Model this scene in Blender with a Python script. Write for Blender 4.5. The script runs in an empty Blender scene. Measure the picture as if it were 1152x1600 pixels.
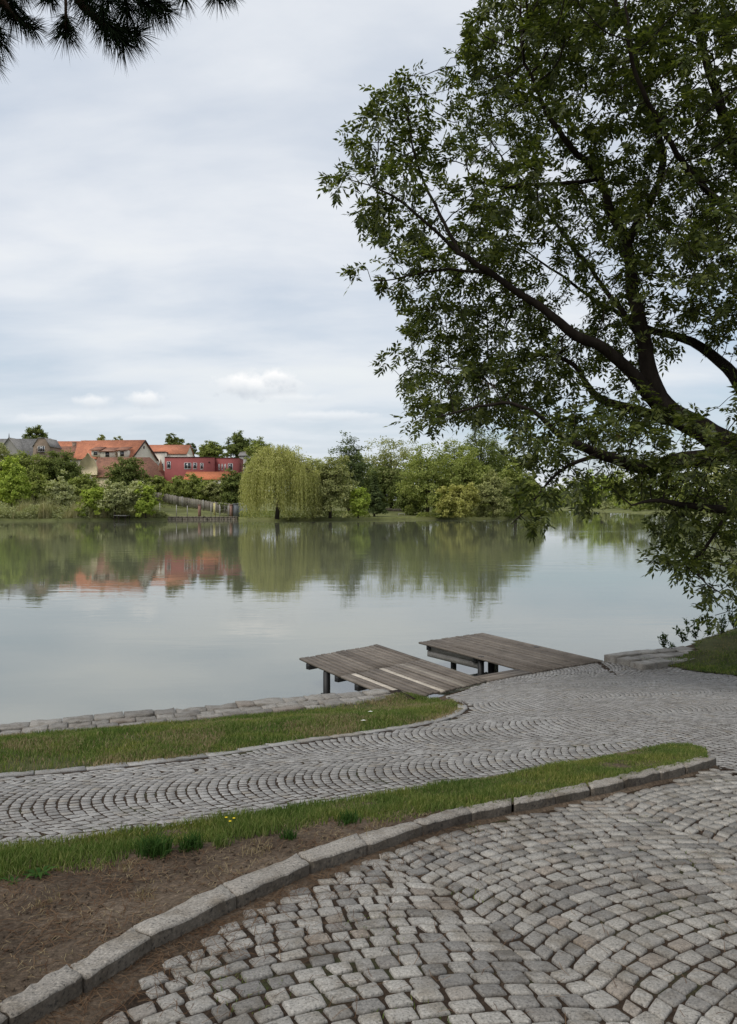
import bpy, math, random
import numpy as np
from math import sin, cos, pi, radians, sqrt, atan2

random.seed(7)
rng = np.random.default_rng(7)
sc = bpy.context.scene
COL = sc.collection

# ------------------------------------------------------------------ camera
EYE = 3.4          # metres above the pond
F = 1200.0         # focal length in photograph pixels
HZ = 787.0         # horizon row of the photograph
CX = 576.0
cam = bpy.data.cameras.new('camera')
cam.sensor_fit = 'VERTICAL'
cam.sensor_height = 24.0
cam.lens = 24.0 * F / 1600.0
cam.shift_y = (HZ - 800.0) / 1600.0
cam.clip_start = 0.05
cam.clip_end = 6000
camo = bpy.data.objects.new('camera', cam)
COL.objects.link(camo)
camo.location = (0, 0, EYE)
camo.rotation_euler = (radians(90), 0, 0)
sc.camera = camo

# ------------------------------------------------------------------ light
SUN_EL, SUN_AZ = radians(52), radians(-125)     # azimuth from +Y, clockwise: to the left, a little behind the camera
sun = bpy.data.lights.new('sun', 'SUN')
sun.energy = 1.5
sun.angle = radians(35)
sun.color = (1.0, 0.965, 0.91)
suno = bpy.data.objects.new('sun', sun)
COL.objects.link(suno)
suno.rotation_euler = (radians(90) - SUN_EL, 0, -SUN_AZ + pi)

world = bpy.data.worlds.new('World')
sc.world = world
world.use_nodes = True
wn, wl = world.node_tree.nodes, world.node_tree.links
wn.clear()


def N(nodes, typ, **kw):
    n = nodes.new(typ)
    for k, v in kw.items():
        setattr(n, k, v)
    return n


def math_node(nodes, links, op, a, b=None, c=None, clamp=False):
    n = nodes.new('ShaderNodeMath')
    n.operation = op
    n.use_clamp = clamp
    for i, v in enumerate((a, b, c)):
        if v is None:
            continue
        if isinstance(v, (int, float)):
            n.inputs[i].default_value = v
        else:
            links.new(v, n.inputs[i])
    return n.outputs[0]


def ramp(nodes, links, fac, stops, interp='LINEAR'):
    n = nodes.new('ShaderNodeValToRGB')
    cr = n.color_ramp
    cr.interpolation = interp
    while len(cr.elements) < len(stops):
        cr.elements.new(0.5)
    for e, (p, c) in zip(cr.elements, stops):
        e.position = p
        if isinstance(c, (int, float)):
            c = (c, c, c)
        e.color = (*c[:3], 1)
    links.new(fac, n.inputs[0])
    return n.outputs[0]


def mixc(nodes, links, fac, a, b, mode='MIX'):
    n = nodes.new('ShaderNodeMix')
    n.data_type = 'RGBA'
    n.blend_type = mode
    for i, v in ((0, fac), (6, a), (7, b)):
        if isinstance(v, (int, float)):
            n.inputs[i].default_value = v
        elif isinstance(v, tuple):
            n.inputs[i].default_value = (*v[:3], 1)
        else:
            links.new(v, n.inputs[i])
    return n.outputs[2]


def build_world():
    tc = N(wn, 'ShaderNodeTexCoord')
    sep = N(wn, 'ShaderNodeSeparateXYZ')
    wl.new(tc.outputs['Generated'], sep.inputs[0])
    dx, dy, dz = sep.outputs
    M = lambda *a, **k: math_node(wn, wl, *a, **k)
    sky = N(wn, 'ShaderNodeTexSky')
    sky.sky_type = 'NISHITA'
    sky.sun_disc = False
    sky.sun_elevation = SUN_EL
    sky.sun_rotation = SUN_AZ
    sky.air_density = 1.0
    sky.dust_density = 2.0
    # cloud deck seen in perspective: direction projected on a high layer
    den = M('ADD', M('MAXIMUM', dz, 0.0), 0.16)
    comb = N(wn, 'ShaderNodeCombineXYZ')
    wl.new(M('DIVIDE', dx, den), comb.inputs[0])
    wl.new(M('DIVIDE', dy, den), comb.inputs[1])
    def noise(scale, detail, rough, dist=0.0, off=(0, 0, 0), sc3=(1, 1, 1)):
        mp = N(wn, 'ShaderNodeMapping')
        mp.inputs['Location'].default_value = off
        mp.inputs['Scale'].default_value = sc3
        wl.new(comb.outputs[0], mp.inputs[0])
        n = N(wn, 'ShaderNodeTexNoise')
        n.inputs['Scale'].default_value = scale
        n.inputs['Detail'].default_value = detail
        n.inputs['Roughness'].default_value = rough
        n.inputs['Distortion'].default_value = dist
        wl.new(mp.outputs[0], n.inputs['Vector'])
        return n.outputs[0]
    n1 = noise(0.55, 5, 0.5, 0.3, (3.1, 1.7, 0), (1.0, 1.25, 1))
    n2 = noise(1.9, 6, 0.55, 0.2, (7.3, 4.2, 0), (0.7, 1.3, 1))
    dens = M('ADD', M('MULTIPLY', n1, 0.62), M('MULTIPLY', n2, 0.38))
    cloud = ramp(wn, wl, dens, [(0.36, (4.1, 4.6, 5.1)), (0.46, (4.95, 5.3, 5.78)), (0.56, (5.8, 6.03, 6.36)), (0.66, (6.2, 6.38, 6.52))])
    thin = ramp(wn, wl, dens, [(0.30, 0.55), (0.46, 0.84), (0.6, 1.0)])
    skyc = mixc(wn, wl, 1.0, sky.outputs[0], (1.3, 1.3, 1.3), 'MULTIPLY')
    col = mixc(wn, wl, thin, skyc, cloud)
    low = ramp(wn, wl, dz, [(0.02, (1.0, 1.0, 1.0)), (0.09, (0.91, 0.94, 0.955)), (0.16, (0.94, 0.96, 0.97)), (0.3, (1, 1, 1))])
    col = mixc(wn, wl, 1.0, col, low, 'MULTIPLY')
    # small fair-weather cumulus low over the far bank
    front = M('GREATER_THAN', dy, 0.05)
    u = M('DIVIDE', dx, M('MAXIMUM', dy, 0.05))
    w = M('DIVIDE', dz, M('MAXIMUM', dy, 0.05))
    cv = N(wn, 'ShaderNodeCombineXYZ')
    wl.new(u, cv.inputs[0]); wl.new(w, cv.inputs[1])
    nz = N(wn, 'ShaderNodeTexNoise')
    nz.inputs['Scale'].default_value = 38
    nz.inputs['Detail'].default_value = 6
    nz.inputs['Roughness'].default_value = 0.6
    wl.new(cv.outputs[0], nz.inputs['Vector'])
    nzc = M('SUBTRACT', nz.outputs[0], 0.5)
    for (px, py, rx, ry, amt) in ((404, 600, 66, 22, 0.95), (432, 590, 34, 16, 0.9), (228, 624, 27, 14, 0.7), (146, 628, 30, 11, 0.6),
                                  (455, 622, 60, 8, 0.3), (80, 655, 60, 9, 0.3), (520, 650, 80, 8, 0.35), (250, 655, 90, 7, 0.25)):
        u0, w0 = (px - CX) / F, (HZ - py) / F
        uu = M('DIVIDE', M('SUBTRACT', u, u0), rx / F)
        ww = M('DIVIDE', M('SUBTRACT', w, w0), ry / F)
        rr = M('SQRT', M('ADD', M('MULTIPLY', uu, uu), M('MULTIPLY', ww, ww)))
        rr = M('ADD', rr, M('MULTIPLY', nzc, 2.4))
        mask = M('SUBTRACT', 1.0, M('DIVIDE', M('SUBTRACT', rr, 0.45), 0.65), clamp=True)
        mask = M('MULTIPLY', M('MULTIPLY', mask, amt), front)
        tone = M('ADD', M('MULTIPLY', ww, 0.45), M('ADD', 0.55, M('MULTIPLY', nzc, 0.5)), clamp=True)
        cc = ramp(wn, wl, tone, [(0.1, (4.4, 4.75, 5.2)), (0.4, (5.7, 5.95, 6.2)), (0.7, (7.2, 7.2, 7.2))])
        col = mixc(wn, wl, mask, col, cc)
    # ground side of the world: dull
    below = M('LESS_THAN', dz, -0.02)
    col = mixc(wn, wl, below, col, (1.2, 1.2, 1.1))
    bg = N(wn, 'ShaderNodeBackground')
    bg.inputs['Strength'].default_value = 0.1
    wl.new(col, bg.inputs['Color'])
    out = N(wn, 'ShaderNodeOutputWorld')
    wl.new(bg.outputs[0], out.inputs[0])


build_world()
sc.view_settings.view_transform = 'Standard'
sc.view_settings.look = 'None'
sc.view_settings.exposure = 0.5
sc.view_settings.gamma = 1.0
sc.view_settings.use_curve_mapping = False
sc.cycles.max_bounces = 6
sc.cycles.diffuse_bounces = 3
sc.cycles.glossy_bounces = 3
sc.cycles.transmission_bounces = 3
sc.cycles.caustics_reflective = False
sc.cycles.caustics_refractive = False


# ------------------------------------------------------------------ helpers
def P(px, py, d):
    """photograph pixel + distance along the view axis -> world point"""
    return np.array([(px - CX) / F * d, d, EYE - (py - HZ) / F * d])


def smooth(t):
    t = np.clip(t, 0, 1)
    return t * t * (3 - 2 * t)


SHX = [-40, -15.0, -4.73, -0.25, 0.46, 1.0, 1.9, 2.81, 4.40, 4.46, 5.94, 8.0, 12.0, 20.0, 60]
SHY = [-2.0, 6.35, 9.86, 11.55, 11.85, 12.02, 12.97, 13.65, 14.62, 14.55, 15.25, 16.6, 18.6, 21.5, 28]


def shore(x):
    return np.interp(x, SHX, SHY)


def terrain(x, y):
    x = np.asarray(x, float); y = np.asarray(y, float)
    drop = 1.358 + 0.1216 * np.minimum(y, 14.0)
    base = EYE - drop
    zs = np.interp(x, [-40, 0.4, 0.95, 4.35, 5.0, 60], [0.55, 0.55, 0.40, 0.40, 0.50, 0.52])
    wid = np.interp(x, [-6, 0.4, 1.2, 4.4, 6, 60], [3.6, 3.0, 2.2, 2.2, 2.0, 2.0])
    t = smooth(1 - (shore(x) - y) / wid)
    z = base * (1 - t) + zs * t
    bank = smooth((x - 5.2) / 3.5) * smooth((y - 11.5) / 3.0) * 0.62
    bank = bank * (1 - 0.6 * smooth(1 - (shore(x) - y) / 1.0))
    return z + bank


def G(px, py, dz=0.0):
    """pixel -> point on the near ground (plus dz)"""
    y = np.linspace(1.2, 22, 4200)
    x = (px - CX) / F * y
    ray = EYE - (py - HZ) / F * y
    g = terrain(x, y) + dz
    i = int(np.argmax(ray <= g))
    if i == 0 and ray[0] > g[0]:
        i = len(y) - 1
    return np.array([x[i], y[i], g[i]])


def vnoise(x, y, s=1.0, seed=0):
    r = np.random.default_rng(seed)
    o = np.zeros_like(np.asarray(x, float))
    for k in range(9):
        a = r.uniform(0, 2 * pi); f = s * r.uniform(0.5, 2.2); ph = r.uniform(0, 6.28)
        o = o + np.sin((x * cos(a) + y * sin(a)) * f * 2 * pi + ph)
    return o / 4.2


def in_poly(x, y, poly):
    x = np.asarray(x, float); y = np.asarray(y, float)
    ins = np.zeros(x.shape, bool)
    n = len(poly)
    for i in range(n):
        x0, y0 = poly[i][0], poly[i][1]
        x1, y1 = poly[(i + 1) % n][0], poly[(i + 1) % n][1]
        c = ((y0 > y) != (y1 > y)) & (x < (x1 - x0) * (y - y0) / (y1 - y0 + 1e-12) + x0)
        ins ^= c
    return ins


def poly_dist(x, y, line):
    """distance to a polyline"""
    best = np.full(np.asarray(x).shape, 1e9)
    for (a, b) in zip(line[:-1], line[1:]):
        ax, ay, bx, by = a[0], a[1], b[0], b[1]
        L = (bx - ax) ** 2 + (by - ay) ** 2 + 1e-12
        t = np.clip(((x - ax) * (bx - ax) + (y - ay) * (by - ay)) / L, 0, 1)
        d = np.hypot(x - ax - t * (bx - ax), y - ay - t * (by - ay))
        best = np.minimum(best, d)
    return best


def mesh_np(name, V, polys):
    """V (n,3); polys: list of (m,k) index arrays of faces with k corners"""
    me = bpy.data.meshes.new(name)
    V = np.ascontiguousarray(V, np.float32)
    polys = [np.asarray(p, np.int32) for p in polys if len(p)]
    me.vertices.add(len(V))
    me.vertices.foreach_set('co', V.ravel())
    nl = sum(p.size for p in polys); nf = sum(len(p) for p in polys)
    me.loops.add(nl)
    me.polygons.add(nf)
    me.loops.foreach_set('vertex_index', np.concatenate([p.ravel() for p in polys]))
    starts = []; s = 0
    for p in polys:
        k = p.shape[1]
        starts.append(s + k * np.arange(len(p), dtype=np.int32))
        s += p.size
    me.polygons.foreach_set('loop_start', np.concatenate(starts).astype(np.int32))
    me.update(calc_edges=True)
    me.validate()
    return me


def add(name, me, mat, parent=None, loc=(0, 0, 0), smooth_shade=False, label=None, cat=None, group=None, kind=None):
    o = bpy.data.objects.new(name, me)
    COL.objects.link(o)
    if me is not None and mat is not None and not me.materials:
        me.materials.append(mat)
    if me is not None and smooth_shade:
        me.polygons.foreach_set('use_smooth', np.ones(len(me.polygons), bool))
    o.location = loc
    if parent is not None:
        o.parent = parent
    tag(o, label, cat, group, kind)
    return o


def tag(o, label=None, cat=None, group=None, kind=None):
    for k, v in (('label', label), ('category', cat), ('group', group), ('kind', kind)):
        if v:
            o[k] = v
    return o


def empty(name, loc, label=None, cat=None, group=None, kind=None):
    o = bpy.data.objects.new(name, None)
    COL.objects.link(o)
    o.location = tuple(float(c) for c in loc)
    o.empty_display_size = 0.2
    return tag(o, label, cat, group, kind)


class MB:
    """collects world-space polygons; build() links them as one mesh object"""
    def __init__(s):
        s.v = []; s.f = {}; s.n = 0

    def put(s, V, polys):
        V = np.asarray(V, float)
        for p in polys:
            p = np.asarray(p, int)
            if len(p):
                s.f.setdefault(p.shape[1], []).append(p + s.n)
        s.v.append(V); s.n += len(V)
        return s

    def hexa(s, c8):
        """8 corners: bottom ring 0-3, top ring 4-7"""
        return s.put(c8, [[(3, 2, 1, 0), (4, 5, 6, 7), (0, 1, 5, 4), (1, 2, 6, 5), (2, 3, 7, 6), (3, 0, 4, 7)]])

    def box(s, x0, x1, y0, y1, z0, z1):
        return s.hexa([(x0, y0, z0), (x1, y0, z0), (x1, y1, z0), (x0, y1, z0), (x0, y0, z1), (x1, y0, z1), (x1, y1, z1), (x0, y1, z1)])

    def tube(s, pts, rad, n=6, cap=True):
        V, q = tube_np(pts, rad, n)
        s.put(V, [q])
        if cap:
            k = len(V)
            s.f.setdefault(n, []).append(np.array([list(range(s.n - k, s.n - k + n))[::-1], list(range(s.n - n, s.n))]))
        return s

    def build(s, name, mat, parent=None, **kw):
        V = np.concatenate(s.v)
        if parent is not None:
            V = V - np.array(parent_loc(parent))
        loc = (0, 0, 0)
        if parent is None:
            loc = np.array([(V[:, 0].min() + V[:, 0].max()) / 2, (V[:, 1].min() + V[:, 1].max()) / 2, V[:, 2].min()])
            V = V - loc
            loc = tuple(float(c) for c in loc)
        me = mesh_np(name, V, [np.concatenate(a) for a in s.f.values()])
        return add(name, me, mat, parent, loc, **kw)


def parent_loc(o):
    l = np.zeros(3)
    while o is not None:
        l = l + np.array(o.location)
        o = o.parent
    return l


def tube_np(pts, rad, n=6):
    pts = np.asarray(pts, float); m = len(pts)
    rad = np.broadcast_to(np.asarray(rad, float), (m,))
    T = np.gradient(pts, axis=0)
    T /= np.linalg.norm(T, axis=1, keepdims=True) + 1e-9
    ref = np.array([0.31, 0.17, 0.93]) if abs(T[:, 2]).mean() < 0.8 else np.array([0.95, 0.22, 0.1])
    A = np.cross(T, ref); A /= np.linalg.norm(A, axis=1, keepdims=True) + 1e-9
    B = np.cross(T, A)
    a = np.arange(n) / n * 2 * pi
    V = pts[:, None] + rad[:, None, None] * (np.cos(a)[None, :, None] * A[:, None] + np.sin(a)[None, :, None] * B[:, None])
    i = np.arange(m - 1)[:, None] * n; j = np.arange(n)[None]
    j2 = (j + 1) % n
    q = np.stack([i + j, i + j2, i + n + j2, i + n + j], -1).reshape(-1, 4)
    return V.reshape(-1, 3), q


# ------------------------------------------------------------------ materials
def new_mat(name):
    m = bpy.data.materials.new(name)
    m.use_nodes = True
    nt = m.node_tree
    nt.nodes.clear()
    out = nt.nodes.new('ShaderNodeOutputMaterial')
    return m, nt.nodes, nt.links, out


def rand_island(nodes, links):
    g = nodes.new('ShaderNodeNewGeometry')
    oi = nodes.new('ShaderNodeObjectInfo')
    s = math_node(nodes, links, 'ADD', g.outputs['Random Per Island'], oi.outputs['Random'])
    return math_node(nodes, links, 'FRACT', s)


def tex_noise(nodes, links, scale, detail=4, rough=0.55, coord='Object', sc3=None, dist=0.0):
    tc = nodes.new('ShaderNodeTexCoord')
    if coord == 'World':
        g = nodes.new('ShaderNodeNewGeometry'); src = g.outputs['Position']
    else:
        src = tc.outputs[coord]
    if sc3:
        mp = nodes.new('ShaderNodeMapping')
        mp.inputs['Scale'].default_value = sc3
        links.new(src, mp.inputs[0]); src = mp.outputs[0]
    n = nodes.new('ShaderNodeTexNoise')
    n.inputs['Scale'].default_value = scale
    n.inputs['Detail'].default_value = detail
    n.inputs['Roughness'].default_value = rough
    n.inputs['Distortion'].default_value = dist
    links.new(src, n.inputs['Vector'])
    return n.outputs[0]


def bump(nodes, links, h, strength=0.5, dist=0.01):
    b = nodes.new('ShaderNodeBump')
    b.inputs['Strength'].default_value = strength
    b.inputs['Distance'].default_value = dist
    links.new(h, b.inputs['Height'])
    return b.outputs[0]


def principled(nodes, links, out, col, rough=0.8, normal=None, spec=0.3):
    p = nodes.new('ShaderNodeBsdfPrincipled')
    if isinstance(col, tuple):
        p.inputs['Base Color'].default_value = (*col, 1)
    else:
        links.new(col, p.inputs['Base Color'])
    if isinstance(rough, (int, float)):
        p.inputs['Roughness'].default_value = rough
    else:
        links.new(rough, p.inputs['Roughness'])
    p.inputs['Specular IOR Level'].default_value = spec
    if normal is not None:
        links.new(normal, p.inputs['Normal'])
    links.new(p.outputs[0], out.inputs[0])
    return p


def stone_mat(name, dark, mid, light, speck=0.35, scale=110, warm=(0.30, 0.25, 0.2), bstr=0.6, stain=0.5):
    m, n, l, out = new_mat(name)
    r = rand_island(n, l)
    base = ramp(n, l, r, [(0.0, dark), (0.3, mid), (0.72, light), (0.9, mid), (0.97, warm), (1.0, dark)])
    sp = tex_noise(n, l, scale, 3, 0.7, 'World')
    spc = ramp(n, l, sp, [(0.34, 1 - speck * 1.5), (0.45, 0.92), (0.58, 1.08), (0.7, 1.0 + speck * 1.6)])
    c = mixc(n, l, 1.0, base, spc, 'MULTIPLY')
    st = tex_noise(n, l, 7, 5, 0.6, 'World')
    stc = ramp(n, l, st, [(0.35, (0.68, 0.64, 0.58)), (0.52, (1, 1, 1)), (0.7, (1.06, 1.05, 1.03))])
    c = mixc(n, l, stain, c, mixc(n, l, 1.0, c, stc, 'MULTIPLY'))
    big = tex_noise(n, l, 0.9, 4, 0.6, 'World')
    c = mixc(n, l, 1.0, c, ramp(n, l, big, [(0.3, (0.82, 0.8, 0.77)), (0.6, (1.03, 1.02, 1.0))]), 'MULTIPLY')
    h = tex_noise(n, l, scale * 0.45, 5, 0.65, 'World')
    principled(n, l, out, c, 0.62, bump(n, l, h, bstr, 0.006), 0.4)
    return m


def soil_mat(name):
    m, n, l, out = new_mat(name)
    a = tex_noise(n, l, 1.6, 6, 0.65, 'World')
    b = tex_noise(n, l, 45, 5, 0.75, 'World')
    c = ramp(n, l, a, [(0.3, (0.062, 0.044, 0.03)), (0.5, (0.112, 0.082, 0.057)), (0.7, (0.18, 0.136, 0.097))])
    c = mixc(n, l, 1.0, c, ramp(n, l, b, [(0.3, 0.45), (0.5, 1.0), (0.62, 1.4), (0.72, 2.6)]), 'MULTIPLY')
    principled(n, l, out, c, 0.95, bump(n, l, b, 0.9, 0.02), 0.1)
    return m


def joint_mat(name):
    m, n, l, out = new_mat(name)
    a = tex_noise(n, l, 2.3, 6, 0.65, 'World')
    b = tex_noise(n, l, 60, 4, 0.7, 'World')
    c = ramp(n, l, a, [(0.35, (0.03, 0.021, 0.015)), (0.55, (0.045, 0.031, 0.021)), (0.63, (0.04, 0.042, 0.02)), (0.75, (0.06, 0.042, 0.028))])
    c = mixc(n, l, 1.0, c, ramp(n, l, b, [(0.3, 0.55), (0.55, 1.1), (0.7, 1.7)]), 'MULTIPLY')
    principled(n, l, out, c, 0.95, bump(n, l, b, 0.8, 0.01), 0.1)
    return m


def leaf_mat(name, c0, c1, c2, trans=0.35, gloss=0.0, rough=0.5, patch=False):
    """foliage: tint differs from leaf to leaf"""
    m, n, l, out = new_mat(name)
    r = rand_island(n, l)
    c = ramp(n, l, r, [(0.0, c0), (0.5, c1), (1.0, c2)])
    if patch:
        pn = tex_noise(n, l, 1.7, 4, 0.6, 'World')
        c = mixc(n, l, 1.0, c, ramp(n, l, pn, [(0.34, (0.72, 0.82, 0.75)), (0.5, (1, 1, 1)), (0.66, (1.35, 1.15, 1.1))]), 'MULTIPLY')
    d = n.new('ShaderNodeBsdfDiffuse')
    l.new(c, d.inputs[0])
    t = n.new('ShaderNodeBsdfTranslucent')
    ct = mixc(n, l, 1.0, c, (1.15, 1.2, 0.7), 'MULTIPLY')
    l.new(ct, t.inputs[0])
    mx = n.new('ShaderNodeMixShader')
    mx.inputs[0].default_value = trans
    l.new(d.outputs[0], mx.inputs[1]); l.new(t.outputs[0], mx.inputs[2])
    res = mx.outputs[0]
    if gloss:
        g = n.new('ShaderNodeBsdfGlossy')
        g.inputs['Roughness'].default_value = rough
        g.inputs[0].default_value = (1, 1, 1, 1)
        m2 = n.new('ShaderNodeMixShader')
        m2.inputs[0].default_value = gloss
        l.new(res, m2.inputs[1]); l.new(g.outputs[0], m2.inputs[2])
        res = m2.outputs[0]
    l.new(res, out.inputs[0])
    return m


def bark_mat(name, c0, c1, scale=6):
    m, n, l, out = new_mat(name)
    a = tex_noise(n, l, scale, 6, 0.7, 'World', (1, 1, 0.35))
    c = ramp(n, l, a, [(0.3, c0), (0.7, c1)])
    principled(n, l, out, c, 0.95, bump(n, l, a, 0.8, 0.03), 0.08)
    return m


def plaster_mat(name, c, var=0.15, scale=0.6, rough=0.9):
    m, n, l, out = new_mat(name)
    a = tex_noise(n, l, scale, 6, 0.65, 'World')
    k0 = tuple(v * (1 - var) for v in c); k1 = tuple(min(1, v * (1 + var * 0.5)) for v in c)
    principled(n, l, out, ramp(n, l, a, [(0.35, k0), (0.6, c), (0.75, k1)]), rough, None, 0.1)
    return m


def tile_mat(name, c, d, pitch=0.33):
    m, n, l, out = new_mat(name)
    g = n.new('ShaderNodeNewGeometry')
    sep = n.new('ShaderNodeSeparateXYZ'); l.new(g.outputs['Position'], sep.inputs[0])
    rows = math_node(n, l, 'FRACT', math_node(n, l, 'DIVIDE', sep.outputs[2], pitch * 0.7))
    a = tex_noise(n, l, 0.55, 6, 0.7, 'World')
    b = tex_noise(n, l, 3.2, 3, 0.7, 'World')
    c1 = ramp(n, l, a, [(0.35, d), (0.55, c), (0.75, tuple(min(1, v * 1.15) for v in c))])
    c1 = mixc(n, l, 1.0, c1, ramp(n, l, b, [(0.35, 0.72), (0.5, 1.0), (0.7, 1.15)]), 'MULTIPLY')
    c1 = mixc(n, l, 1.0, c1, ramp(n, l, rows, [(0.0, 0.7), (0.25, 1.0), (1.0, 1.05)]), 'MULTIPLY')
    principled(n, l, out, c1, 0.85, None, 0.15)
    return m


def wood_mat(name, dark, mid, light):
    m, n, l, out = new_mat(name)
    r = rand_island(n, l)
    a = tex_noise(n, l, 3.0, 5, 0.65, 'Object', (1, 1, 1))
    tc = n.new('ShaderNodeTexCoord')
    mp = n.new('ShaderNodeMapping')
    mp.inputs['Rotation'].default_value = (0, 0, radians(58))
    mp.inputs['Scale'].default_value = (3.0, 60, 60)
    l.new(tc.outputs['Object'], mp.inputs[0])
    g = n.new('ShaderNodeTexNoise')
    g.inputs['Scale'].default_value = 1.0
    g.inputs['Detail'].default_value = 4
    l.new(mp.outputs[0], g.inputs['Vector'])
    c = ramp(n, l, r, [(0.0, dark), (0.5, mid), (1.0, light)])
    c = mixc(n, l, 1.0, c, ramp(n, l, g.outputs[0], [(0.3, 0.62), (0.52, 1.0), (0.7, 1.22)]), 'MULTIPLY')
    c = mixc(n, l, 1.0, c, ramp(n, l, a, [(0.3, (0.72, 0.7, 0.68)), (0.6, (1.05, 1.03, 1.0))]), 'MULTIPLY')
    principled(n, l, out, c, 0.85, bump(n, l, g.outputs[0], 0.5, 0.004), 0.2)
    return m


def flat_mat(name, c, rough=0.7, spec=0.2):
    m, n, l, out = new_mat(name)
    a = tex_noise(n, l, 5, 4, 0.6, 'World')
    principled(n, l, out, ramp(n, l, a, [(0.3, tuple(v * 0.85 for v in c)), (0.7, c)]), rough, None, spec)
    return m


def glass_mat(name):
    m, n, l, out = new_mat(name)
    p = principled(n, l, out, (0.03, 0.035, 0.04), 0.08, None, 0.8)
    return m


def water_mat():
    m, n, l, out = new_mat('pond_water')
    fine = tex_noise(n, l, 1.0, 3, 0.55, 'World', (1.1, 3.4, 1), 0.4)
    mid = tex_noise(n, l, 1.0, 2, 0.5, 'World', (0.22, 0.62, 1), 0.6)
    patch = tex_noise(n, l, 1.0, 3, 0.5, 'World', (0.012, 0.03, 1), 0.3)
    amp = ramp(n, l, patch, [(0.42, 0.12), (0.55, 0.45), (0.64, 1.0)])
    h = math_node(n, l, 'ADD', math_node(n, l, 'MULTIPLY', fine, 0.35), mid)
    h = math_node(n, l, 'MULTIPLY', h, amp)
    b = bump(n, l, h, 0.045, 0.35)
    col = ramp(n, l, tex_noise(n, l, 1.0, 3, 0.5, 'World', (0.05, 0.09, 1)), [(0.3, (0.11, 0.115, 0.075)), (0.7, (0.135, 0.14, 0.095))])
    p = principled(n, l, out, col, 0.012, b, 0.5)
    p.inputs['IOR'].default_value = 3.5
    return m


M_SETT = stone_mat('small_granite_setts', (0.20, 0.192, 0.182), (0.262, 0.252, 0.24), (0.32, 0.31, 0.295), 0.35, 120, (0.27, 0.245, 0.21))
M_COBBLE = stone_mat('large_worn_cobbles', (0.17, 0.16, 0.147), (0.255, 0.24, 0.217), (0.34, 0.32, 0.288), 0.4, 110, (0.265, 0.225, 0.185), 0.9, 0.9)
M_KERB = stone_mat('kerb_granite', (0.23, 0.207, 0.178), (0.27, 0.245, 0.212), (0.31, 0.282, 0.245), 0.5, 95, (0.21, 0.185, 0.155), 1.0, 1.0)
M_QUAY = stone_mat('quay_granite', (0.15, 0.137, 0.12), (0.205, 0.19, 0.168), (0.26, 0.242, 0.216), 0.4, 80, (0.2, 0.17, 0.14), 0.9, 1.0)
M_KERBSIDE = stone_mat('stained_shaded_granite', (0.065, 0.052, 0.04), (0.085, 0.07, 0.054), (0.11, 0.093, 0.073), 0.5, 60, (0.08, 0.065, 0.05), 1.0, 1.0)  # kerb sides: earth stain, plus the upright face's shade darkened into the colour
M_SOIL = soil_mat('dry_soil')
M_JOINT = joint_mat('joint_dirt')
M_WATER = water_mat()
M_PLANK = wood_mat('weathered_planks', (0.125, 0.106, 0.089), (0.165, 0.142, 0.12), (0.205, 0.178, 0.151))
M_PLANK_PALE = wood_mat('new_pale_planks', (0.50, 0.45, 0.38), (0.53, 0.48, 0.41), (0.56, 0.51, 0.44))
M_PLANK_MID = wood_mat('half_worn_planks', (0.25, 0.22, 0.19), (0.28, 0.25, 0.21), (0.3, 0.27, 0.23))
M_FASCIA = wood_mat('grey_fascia', (0.22, 0.21, 0.2), (0.26, 0.25, 0.235), (0.3, 0.29, 0.27))
M_STEEL = flat_mat('black_steel', (0.012, 0.012, 0.012), 0.5, 0.3)
M_GRASS = leaf_mat('lawn_blades', (0.065, 0.10, 0.024), (0.125, 0.185, 0.046), (0.26, 0.27, 0.105), 0.35, patch=True)
M_GRASS_DRY = leaf_mat('dry_grass', (0.2, 0.15, 0.085), (0.28, 0.22, 0.13), (0.36, 0.29, 0.18), 0.25)
M_NEEDLE_DRY = leaf_mat('fallen_needles', (0.07, 0.04, 0.025), (0.115, 0.068, 0.04), (0.19, 0.125, 0.075), 0.05)
M_BARK_ASH = bark_mat('ash_bark', (0.012, 0.009, 0.007), (0.034, 0.027, 0.021))
M_ASH = leaf_mat('ash_leaves', (0.03, 0.042, 0.009), (0.068, 0.09, 0.018), (0.16, 0.18, 0.042), 0.45, 0.02)
M_BARK = bark_mat('bark', (0.035, 0.028, 0.02), (0.09, 0.075, 0.06), 2)
M_PINE = leaf_mat('pine_needles', (0.010, 0.016, 0.008), (0.014, 0.022, 0.011), (0.02, 0.03, 0.015), 0.1)
M_BARK_PINE = bark_mat('pine_bark', (0.02, 0.013, 0.009), (0.07, 0.045, 0.03), 8)

# ------------------------------------------------------------------ near ground, water, far land
def grid_sheet(name, fx, fy, fz, nx, ny, mat, **kw):
    """fx(i 0..1), fy(x, j 0..1), fz(x,y)"""
    i = np.linspace(0, 1, nx); j = np.linspace(0, 1, ny)
    X = np.repeat(fx(i)[:, None], ny, 1)
    Y = fy(X, np.repeat(j[None], nx, 0))
    Z = fz(X, Y)
    V = np.stack([X, Y, Z], -1).reshape(-1, 3)
    a = (np.arange(nx - 1)[:, None] * ny + np.arange(ny - 1)[None])
    q = np.stack([a, a + ny, a + ny + 1, a + 1], -1).reshape(-1, 4)
    return add(name, mesh_np(name, V, [q]), mat, smooth_shade=True, **kw)


NEAR_X = np.unique(np.concatenate([np.linspace(-38, -6, 20), np.linspace(-6, 8, 160), np.linspace(8, 58, 30), np.array(SHX)]))


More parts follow.
